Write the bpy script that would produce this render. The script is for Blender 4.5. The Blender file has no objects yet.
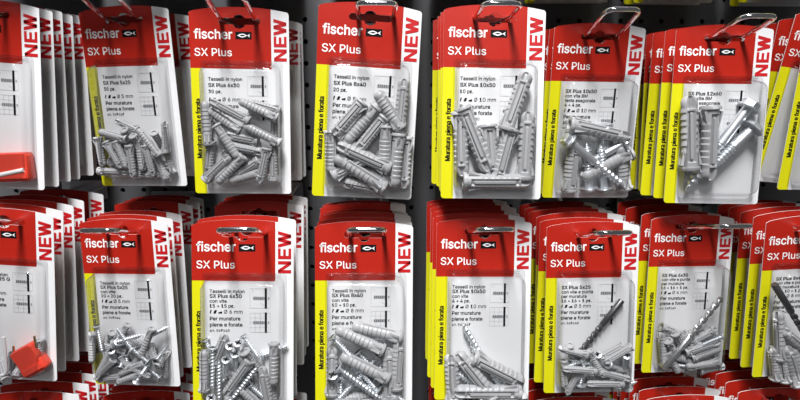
# A pegboard bay in a hardware shop: two rows of red-topped blister packs of wall plugs on chrome hooks.
import bpy, bmesh, math, random
from mathutils import Matrix, Vector, Euler
random.seed(11)
SC = bpy.context.scene
COL = SC.collection
U = 0.00072            # one card unit: a card is 100 units (72 mm) wide and 190 units high
CAV = 0.0150           # depth of the clear blister in front of its card
STEP = 0.0165          # distance from one pack on a hook to the next
BOARD_Y = 0.575

# where each front pack hangs: slot position (x, y, z) and its tilt (roll, yaw, pitch)
POSES = {
    '10': (-0.27435, 0.45689, 0.05046, 0.07463, -0.00824, -0.01452),
    '11': (-0.18328, 0.46819, 0.04791, -0.02298, -0.18237, 0.03477),
    '12': (-0.09494, 0.45195, 0.04552, 0.01606, -0.00388, -0.03468),
    '13': (0.00067, 0.42823, 0.046, 0.06023, 0.04384, -0.04455),
    '14': (0.08828, 0.42834, 0.04545, 0.0157, -0.02429, -0.11813),
    '15': (0.17655, 0.46009, 0.03639, 0.01572, 0.02755, 0.0393),
    '16': (0.26878, 0.44999, 0.03472, 0.00509, -0.10481, -0.04712),
    '17': (0.36565, 0.44452, 0.04276, 0.00911, -0.01986, 0.08089),
    '20': (-0.27453, 0.44442, -0.10012, 0.0789, -0.00638, -0.01619),
    '21': (-0.19152, 0.45345, -0.11128, -0.0197, -0.14723, -0.03124),
    '22': (-0.09124, 0.41137, -0.10363, 0.01839, -0.01967, -0.11991),
    '23': (-0.00531, 0.42177, -0.10813, 0.01255, 0.00239, -0.13514),
    '24': (0.08446, 0.42474, -0.10758, 0.0248, 0.02573, -0.15549),
    '25': (0.17051, 0.43266, -0.11294, -0.00476, -0.01908, -0.07987),
    '26': (0.26668, 0.46426, -0.11546, 0.01302, 0.03761, -0.0527),
    '27': (0.34542, 0.4356, -0.11032, -0.04016, -0.00054, 0.01756),
}
CONTENTS = {
    '10': [
        ('rod', 51.3, 177.8, 12.2, 89.3, 167.0, 12.2),
    ],
    '11': [
        ('p5', 45.0, 136.1, 11.2, 15.3, 127.8, 11.2),
        ('p5', 44.1, 126.6, 11.2, 46.4, 137.5, 3.6),
        ('p5', 55.6, 127.3, 7.4, 37.3, 118.6, 7.4),
        ('p5', 53.4, 133.1, 11.2, 55.5, 147.3, 3.6),
        ('p5', 80.2, 153.5, 11.2, 60.1, 125.8, 11.2),
        ('p5', 77.5, 130.2, 11.2, 76.9, 142.1, 3.6),
        ('p5', 85.5, 151.1, 7.4, 87.8, 118.8, 7.4),
        ('p5', 8.8, 135.3, 7.4, 10.6, 165.8, 7.4),
        ('p5', 21.6, 139.6, 11.2, 34.9, 167.2, 11.2),
        ('p5', 32.6, 139.2, 11.2, 41.8, 167.3, 11.2),
        ('p5', 47.4, 143.6, 11.2, 48.0, 177.1, 11.2),
        ('p5', 55.7, 139.1, 7.4, 56.0, 171.5, 7.4),
        ('p5', 65.6, 143.8, 11.2, 70.5, 176.1, 11.2),
        ('p5', 5.7, 171.3, 7.4, 40.1, 173.1, 7.4),
        ('p5', 82.0, 179.3, 7.4, 73.0, 151.0, 7.4),
        ('p5', 45.8, 175.8, 3.6, 72.3, 178.0, 3.6),
        ('p5', 87.9, 173.7, 3.6, 82.2, 145.4, 3.6),
        ('p5', 26.1, 149.2, 3.6, 51.7, 158.2, 3.6),
        ('p5', 59.5, 160.4, 3.6, 85.2, 167.1, 3.6),
        ('p5', 15.9, 162.3, 3.6, 46.1, 164.7, 3.6),
        ('p5', 17.6, 135.0, 3.6, 46.5, 145.0, 3.6),
    ],
    '12': [
        ('p6', 17.6, 137.5, 7.4, 15.6, 94.6, 7.4),
        ('p6', 59.6, 113.5, 10.6, 22.3, 94.0, 10.6),
        ('p6', 87.8, 110.1, 10.6, 51.2, 93.6, 10.6),
        ('p6', 89.6, 103.1, 4.2, 57.3, 94.4, 4.2),
        ('p6', 49.3, 123.9, 7.4, 19.8, 103.0, 7.4),
        ('p6', 27.4, 118.9, 10.6, 48.5, 151.2, 10.6),
        ('p6', 90.4, 135.4, 10.6, 55.5, 117.6, 10.6),
        ('p6', 67.3, 133.9, 7.4, 36.1, 128.1, 7.4),
        ('p6', 37.8, 138.3, 7.4, 73.2, 145.1, 7.4),
        ('p6', 14.9, 174.1, 10.6, 40.5, 149.2, 10.6),
        ('p6', 53.6, 150.1, 10.6, 26.5, 177.1, 10.6),
        ('p6', 68.4, 154.4, 7.4, 49.1, 167.1, 7.4),
        ('p6', 71.7, 165.8, 7.4, 37.6, 175.5, 7.4),
        ('p6', 78.1, 141.6, 10.6, 70.2, 176.8, 10.6),
        ('p6', 83.9, 174.1, 7.4, 83.5, 140.9, 7.4),
        ('p6', 19.5, 135.7, 4.2, 15.7, 168.9, 4.2),
        ('p6', 84.9, 138.1, 4.2, 85.4, 110.3, 4.2),
        ('p6', 33.5, 143.8, 4.2, 58.7, 160.2, 4.2),
        ('p6', 64.4, 133.1, 4.2, 70.9, 166.3, 4.2),
        ('p6', 23.4, 111.1, 4.2, 49.1, 133.3, 4.2),
    ],
    '13': [
        ('p8', 82.9, 121.0, 7.4, 85.5, 70.7, 7.4),
        ('p8', 82.9, 124.8, 9.5, 80.8, 176.2, 9.5),
        ('p8', 90.5, 127.6, 5.3, 91.4, 177.4, 5.3),
        ('p8', 45.4, 96.0, 9.5, 19.8, 128.1, 9.5),
        ('p8', 83.5, 118.0, 9.5, 59.3, 84.7, 9.5),
        ('p8', 59.3, 100.0, 7.4, 31.6, 134.4, 7.4),
        ('p8', 67.5, 109.2, 7.4, 43.7, 141.6, 7.4),
        ('p8', 70.0, 117.8, 7.4, 70.3, 162.0, 7.4),
        ('p8', 73.8, 157.6, 9.5, 23.1, 137.6, 9.5),
        ('p8', 69.9, 176.7, 9.5, 21.6, 149.3, 9.5),
        ('p8', 21.3, 168.3, 7.4, 46.2, 153.3, 7.4),
        ('p8', 72.5, 180.3, 5.3, 31.4, 174.1, 5.3),
        ('p8', 16.7, 125.6, 5.3, 18.1, 162.8, 5.3),
        ('p8', 27.6, 130.8, 5.3, 58.0, 151.0, 5.3),
        ('p8', 38.7, 161.8, 5.3, 76.9, 170.0, 5.3),
    ],
    '14': [
        ('p10', 62.3, 121.1, 8.5, 80.3, 67.0, 8.5),
        ('p10', 19.0, 102.4, 8.5, 44.7, 162.1, 8.5),
        ('p10', 65.6, 121.9, 7.4, 53.1, 172.8, 7.4),
        ('p10', 80.6, 168.6, 7.4, 82.7, 104.3, 7.4),
        ('p10', 22.4, 172.1, 8.5, 86.2, 171.4, 8.5),
        ('p10', 16.6, 107.0, 6.3, 19.7, 167.4, 6.3),
        ('p10', 44.2, 118.3, 6.3, 49.4, 169.0, 6.3),
    ],
    '15': [
        ('p10', 22.1, 106.9, 8.5, 88.4, 120.4, 8.5),
        ('h8', 21.7, 125.0, 10.2, 91.2, 176.9, 10.2),
        ('h8', 81.9, 127.3, 7.4, 42.3, 150.8, 7.4),
        ('p10', 92.1, 137.1, 7.4, 40.3, 165.4, 7.4),
        ('p10', 26.7, 179.0, 7.4, 27.3, 134.3, 7.4),
        ('h8', 49.2, 176.1, 7.4, 43.0, 134.2, 7.4),
        ('h8', 66.4, 176.1, 7.4, 58.8, 134.1, 7.4),
        ('h8', 63.7, 110.3, 4.6, 65.0, 145.8, 4.6),
        ('p10', 91.4, 176.9, 6.3, 81.1, 134.1, 6.3),
    ],
    '16': [
        ('p12', 21.0, 150.4, 7.4, 14.1, 74.3, 7.4),
        ('p12', 37.5, 86.7, 7.7, 40.6, 163.0, 7.7),
        ('h10', 75.9, 87.4, 5.6, 18.7, 175.6, 5.6),
        ('h10', 81.7, 108.3, 7.4, 49.6, 142.5, 7.4),
    ],
    '17': [
    ],
    '20': [
        ('pin', 61.4, 157.9, 7.4, 61.2, 146.6, 7.4),
        ('pin', 84.4, 147.5, 7.4, 83.0, 134.0, 7.4),
        ('p5', 85.8, 140.7, 3.6, 85.5, 154.4, 3.6),
        ('p5', 55.4, 181.9, 11.2, 45.3, 172.8, 3.6),
        ('p5', 65.8, 177.9, 11.2, 66.4, 167.0, 3.6),
        ('hook', 53.7, 150.5, 12.7, 52.9, 173.0, 12.7),
        ('p5', 53.4, 179.3, 3.6, 56.2, 159.5, 3.6),
    ],
    '21': [
        ('p5', 35.7, 122.1, 11.2, 23.0, 137.6, 3.6),
        ('p5', 51.4, 115.3, 7.4, 37.1, 132.8, 7.4),
        ('p5', 81.4, 117.1, 11.2, 64.8, 150.5, 11.2),
        ('p5', 9.5, 126.5, 7.4, 5.4, 159.1, 7.4),
        ('p5', 13.1, 173.9, 11.2, 31.1, 144.5, 11.2),
        ('p5', 12.8, 178.3, 7.4, 44.7, 174.4, 7.4),
        ('p5', 68.9, 156.1, 11.2, 39.0, 169.7, 11.2),
        ('p5', 65.6, 167.7, 11.2, 35.8, 179.1, 11.2),
        ('p5', 84.0, 159.1, 11.2, 87.6, 152.3, 3.6),
        ('p5', 86.9, 147.6, 3.6, 85.5, 178.0, 3.6),
        ('p5', 50.0, 167.2, 7.4, 63.7, 143.6, 7.4),
        ('p5', 19.5, 161.1, 3.6, 41.3, 153.5, 3.6),
        ('p5', 47.5, 148.7, 3.6, 68.7, 171.5, 3.6),
        ('p5', 24.9, 165.7, 3.6, 51.6, 167.3, 3.6),
        ('p5', 35.1, 132.7, 3.6, 57.5, 141.4, 3.6),
        ('p5', 33.7, 153.6, 11.2, 18.4, 168.0, 11.2),
        ('p5', 41.1, 151.2, 7.4, 54.9, 176.4, 7.4),
        ('p5', 74.5, 137.6, 7.4, 81.3, 163.9, 7.4),
        ('p5', 21.5, 138.9, 7.4, 46.2, 146.4, 7.4),
        ('p5', 52.6, 160.0, 11.2, 74.3, 172.1, 11.2),
        ('p5', 61.1, 140.2, 3.6, 47.1, 128.9, 3.6),
        ('s4', 57.4, 140.9, 12.2, 46.6, 123.0, 12.2),
        ('s4', 82.6, 175.5, 7.4, 66.6, 162.1, 7.4),
        ('s4', 20.6, 170.4, 7.4, 25.3, 146.9, 7.4),
        ('s4', 20.2, 114.5, 12.2, 23.2, 146.4, 12.2),
        ('s4', 36.5, 133.5, 12.2, 71.5, 123.0, 12.2),
        ('s4', 70.6, 129.7, 7.4, 97.3, 116.0, 7.4),
        ('s4', 74.4, 154.2, 12.2, 53.3, 136.5, 12.2),
        ('s4', 41.7, 162.0, 12.2, 42.2, 147.1, 2.6),
        ('s4', 59.1, 177.7, 12.2, 76.6, 154.1, 12.2),
        ('s4', 83.5, 152.8, 12.2, 86.3, 145.9, 2.6),
        ('s4', 22.2, 143.5, 7.4, 42.5, 136.7, 7.4),
        ('s4', 33.4, 142.1, 12.2, 31.5, 161.4, 2.6),
        ('s4', 46.0, 148.7, 7.4, 46.3, 169.6, 7.4),
        ('s4', 43.5, 132.1, 12.2, 25.6, 149.8, 2.6),
        ('s4', 51.5, 135.2, 2.6, 70.6, 140.5, 2.6),
    ],
    '22': [
        ('p6', 59.0, 137.0, 10.6, 35.6, 171.1, 10.6),
        ('p6', 83.3, 119.9, 10.6, 82.8, 161.0, 10.6),
        ('p6', 79.4, 184.2, 10.6, 71.6, 142.9, 10.6),
        ('p6', 73.5, 186.2, 10.6, 51.2, 165.1, 10.6),
        ('p6', 55.2, 128.0, 10.6, 62.9, 145.2, 4.2),
        ('p6', 13.9, 168.0, 7.4, 14.3, 127.7, 7.4),
        ('p6', 22.6, 141.3, 4.2, 29.6, 124.1, 4.2),
        ('p6', 49.0, 190.2, 7.4, 46.1, 174.0, 7.4),
        ('p6', 62.8, 174.7, 4.2, 60.0, 149.3, 4.2),
        ('p6', 79.7, 164.5, 4.2, 81.6, 190.1, 4.2),
        ('p6', 38.3, 151.4, 4.2, 57.9, 163.5, 4.2),
        ('s4', 22.6, 125.7, 7.4, 21.7, 174.0, 7.4),
        ('s4', 28.5, 182.1, 7.4, 28.8, 133.7, 7.4),
        ('s4', 41.0, 177.2, 12.2, 74.0, 133.2, 12.2),
        ('s4', 52.3, 113.5, 7.4, 68.3, 136.5, 7.4),
        ('s4', 37.4, 134.8, 12.2, 33.7, 160.4, 2.6),
        ('s4', 46.1, 129.3, 12.2, 43.6, 156.3, 2.6),
        ('s4', 41.3, 121.4, 12.2, 35.8, 142.0, 2.6),
        ('s4', 49.0, 118.4, 12.2, 43.7, 140.0, 2.6),
        ('s4', 58.9, 162.8, 7.4, 76.6, 180.0, 7.4),
        ('s4', 22.6, 173.3, 12.2, 19.6, 193.2, 2.6),
        ('s4', 13.4, 119.8, 2.6, 20.1, 136.0, 2.6),
        ('s4', 59.9, 158.7, 7.4, 49.1, 165.8, 7.4),
        ('s4', 45.7, 146.1, 2.6, 29.8, 162.4, 2.6),
        ('s4', 69.4, 135.8, 2.6, 79.3, 131.7, 2.6),
    ],
    '23': [
        ('p8', 68.3, 129.6, 9.5, 22.0, 107.7, 9.5),
        ('p8', 86.7, 117.3, 7.4, 38.0, 105.5, 7.4),
        ('p8', 82.8, 170.2, 7.4, 85.1, 120.4, 7.4),
        ('p8', 75.7, 182.6, 7.4, 74.5, 128.5, 7.4),
        ('p8', 73.5, 158.6, 9.5, 27.0, 134.8, 9.5),
        ('p8', 17.6, 176.6, 5.3, 17.6, 127.8, 5.3),
        ('p8', 46.2, 186.3, 7.4, 81.9, 180.6, 7.4),
        ('p8', 23.7, 185.1, 5.3, 48.2, 179.2, 5.3),
        ('s5', 17.8, 116.6, 7.4, 36.0, 136.4, 7.4),
        ('s5', 24.1, 146.6, 11.7, 70.5, 182.2, 11.7),
        ('s5', 18.6, 153.6, 11.7, 23.5, 171.6, 3.1),
        ('s5', 21.8, 183.8, 7.4, 42.1, 162.3, 7.4),
        ('s5', 38.8, 148.8, 3.1, 52.2, 172.0, 3.1),
        ('s5', 63.5, 173.0, 7.4, 48.1, 154.1, 7.4),
        ('s5', 69.5, 164.8, 7.4, 87.0, 181.7, 7.4),
        ('s5', 64.4, 138.7, 3.1, 54.2, 151.1, 3.1),
        ('s5', 43.9, 134.2, 3.1, 58.3, 151.1, 3.1),
        ('s5', 22.8, 157.9, 7.4, 38.0, 163.3, 7.4),
        ('s5', 81.8, 123.2, 3.1, 62.3, 123.0, 3.1),
        ('s5', 25.5, 182.1, 3.1, 26.6, 163.3, 3.1),
        ('s5', 52.2, 180.4, 3.1, 58.4, 167.9, 3.1),
    ],
    '24': [
        ('p10', 85.5, 178.3, 8.5, 18.7, 177.3, 8.5),
        ('p10', 58.7, 183.2, 7.4, 21.4, 138.0, 7.4),
        ('p10', 38.8, 142.9, 8.5, 90.6, 169.5, 8.5),
        ('p10', 19.4, 189.4, 6.3, 15.6, 143.6, 6.3),
        ('p10', 46.6, 189.8, 6.3, 72.8, 188.1, 6.3),
        ('s6', 67.2, 174.7, 3.6, 27.1, 108.3, 3.6),
        ('s6', 74.6, 176.9, 3.6, 35.8, 131.3, 3.6),
        ('s6', 55.6, 180.9, 3.6, 34.4, 168.0, 3.6),
    ],
    '25': [
        ('d5', 81.9, 85.1, 3.1, 35.7, 145.7, 3.1),
        ('p5', 40.4, 141.4, 11.2, 10.1, 133.1, 11.2),
        ('p5', 44.6, 137.1, 11.2, 57.2, 161.7, 11.2),
        ('p5', 50.7, 159.4, 11.2, 16.0, 156.4, 11.2),
        ('p5', 88.7, 133.5, 11.2, 61.2, 150.7, 11.2),
        ('p5', 82.3, 134.2, 7.4, 58.7, 147.1, 7.4),
        ('p5', 56.1, 160.6, 11.2, 89.0, 169.6, 11.2),
        ('p5', 80.4, 174.5, 11.2, 42.4, 173.7, 11.2),
        ('p5', 18.0, 149.7, 7.4, 19.9, 180.1, 7.4),
        ('p5', 33.1, 164.6, 7.4, 25.9, 180.2, 7.4),
        ('p5', 47.2, 175.0, 3.6, 66.9, 169.8, 3.6),
        ('p5', 22.9, 130.6, 11.2, 28.9, 148.6, 3.6),
        ('p5', 31.9, 179.3, 3.6, 60.7, 182.2, 3.6),
        ('p5', 91.8, 186.2, 3.6, 89.7, 158.9, 3.6),
        ('p5', 32.1, 142.0, 3.6, 48.9, 158.1, 3.6),
        ('p5', 65.5, 160.7, 3.6, 87.7, 163.4, 3.6),
        ('s4', 52.3, 140.5, 12.2, 62.7, 160.0, 2.6),
        ('s4', 63.9, 151.8, 12.2, 81.6, 162.7, 2.6),
        ('s4', 40.3, 149.0, 7.4, 27.4, 154.4, 7.4),
        ('s4', 52.4, 154.9, 7.4, 36.0, 151.2, 7.4),
        ('s4', 36.7, 178.2, 7.4, 39.5, 160.2, 7.4),
        ('s4', 84.1, 142.3, 12.2, 87.2, 163.9, 2.6),
        ('s4', 47.0, 148.4, 2.6, 36.1, 153.9, 2.6),
        ('s4', 74.6, 184.2, 2.6, 92.2, 180.0, 2.6),
    ],
    '26': [
        ('d6', 17.7, 179.0, 11.2, 82.5, 93.8, 11.2),
        ('p6', 29.6, 136.6, 10.6, 47.6, 160.7, 4.2),
        ('p6', 21.8, 145.5, 10.6, 39.7, 170.4, 4.2),
        ('p6', 21.7, 176.6, 7.4, 15.0, 134.9, 7.4),
        ('p6', 15.8, 130.1, 7.4, 51.1, 145.5, 7.4),
        ('p6', 44.7, 160.0, 10.6, 84.0, 147.1, 10.6),
        ('p6', 52.6, 167.0, 10.6, 86.0, 155.7, 10.6),
        ('p6', 85.1, 173.4, 10.6, 46.1, 177.8, 10.6),
        ('p6', 31.9, 165.8, 7.4, 60.8, 174.0, 7.4),
        ('p6', 77.4, 136.4, 7.4, 49.1, 150.4, 7.4),
        ('p6', 53.5, 142.4, 4.2, 85.1, 135.8, 4.2),
        ('p6', 42.3, 156.9, 4.2, 67.6, 163.7, 4.2),
        ('p6', 24.4, 179.8, 4.2, 57.0, 185.8, 4.2),
        ('p6', 24.2, 160.7, 7.4, 36.7, 180.7, 7.4),
        ('p6', 66.6, 184.1, 7.4, 93.6, 179.9, 7.4),
        ('p6', 43.3, 139.2, 7.4, 69.3, 157.0, 7.4),
        ('s4', 85.7, 140.8, 12.2, 59.8, 151.6, 12.2),
        ('s4', 90.1, 147.9, 2.6, 63.5, 157.1, 2.6),
        ('s4', 32.7, 176.9, 7.4, 52.6, 179.3, 7.4),
        ('s4', 88.5, 157.7, 2.6, 87.5, 175.2, 2.6),
    ],
    '27': [
        ('d6', 4.1, 70.9, 11.2, 55.0, 145.7, 11.2),
        ('p8', 23.5, 162.1, 7.4, 15.6, 105.0, 7.4),
        ('p8', 53.2, 155.2, 9.5, 20.3, 126.6, 9.5),
        ('p8', 44.5, 194.1, 9.5, 26.8, 146.3, 9.5),
        ('p8', 55.1, 196.4, 7.4, 36.0, 148.3, 7.4),
        ('p8', 23.5, 188.4, 5.3, 16.6, 153.3, 5.3),
        ('p8', 32.1, 189.9, 7.4, 22.6, 152.3, 7.4),
    ],
}
CAP = 515
ADVANCE = {'+': 453, '.': 188, '0': 453, '1': 453, '2': 453, '3': 453, '4': 453, '5': 453, '6': 453, '7': 453, '8': 453, '9': 453, 'B': 456, 'G': 520, 'M': 628, 'P': 445, 'S': 447, 'T': 449, 'X': 474, 'a': 389, 'c': 396, 'e': 404, 'f': 254, 'g': 425, 'i': 167, 'l': 189, 'm': 610, 'n': 410, 'o': 415, 'p': 424, 'r': 259, 's': 365, 't': 227, 'u': 410, 'v': 389, 'x': 379, 'y': 389, 'z': 380, 'Ø': 533, ' ': 188}
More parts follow.
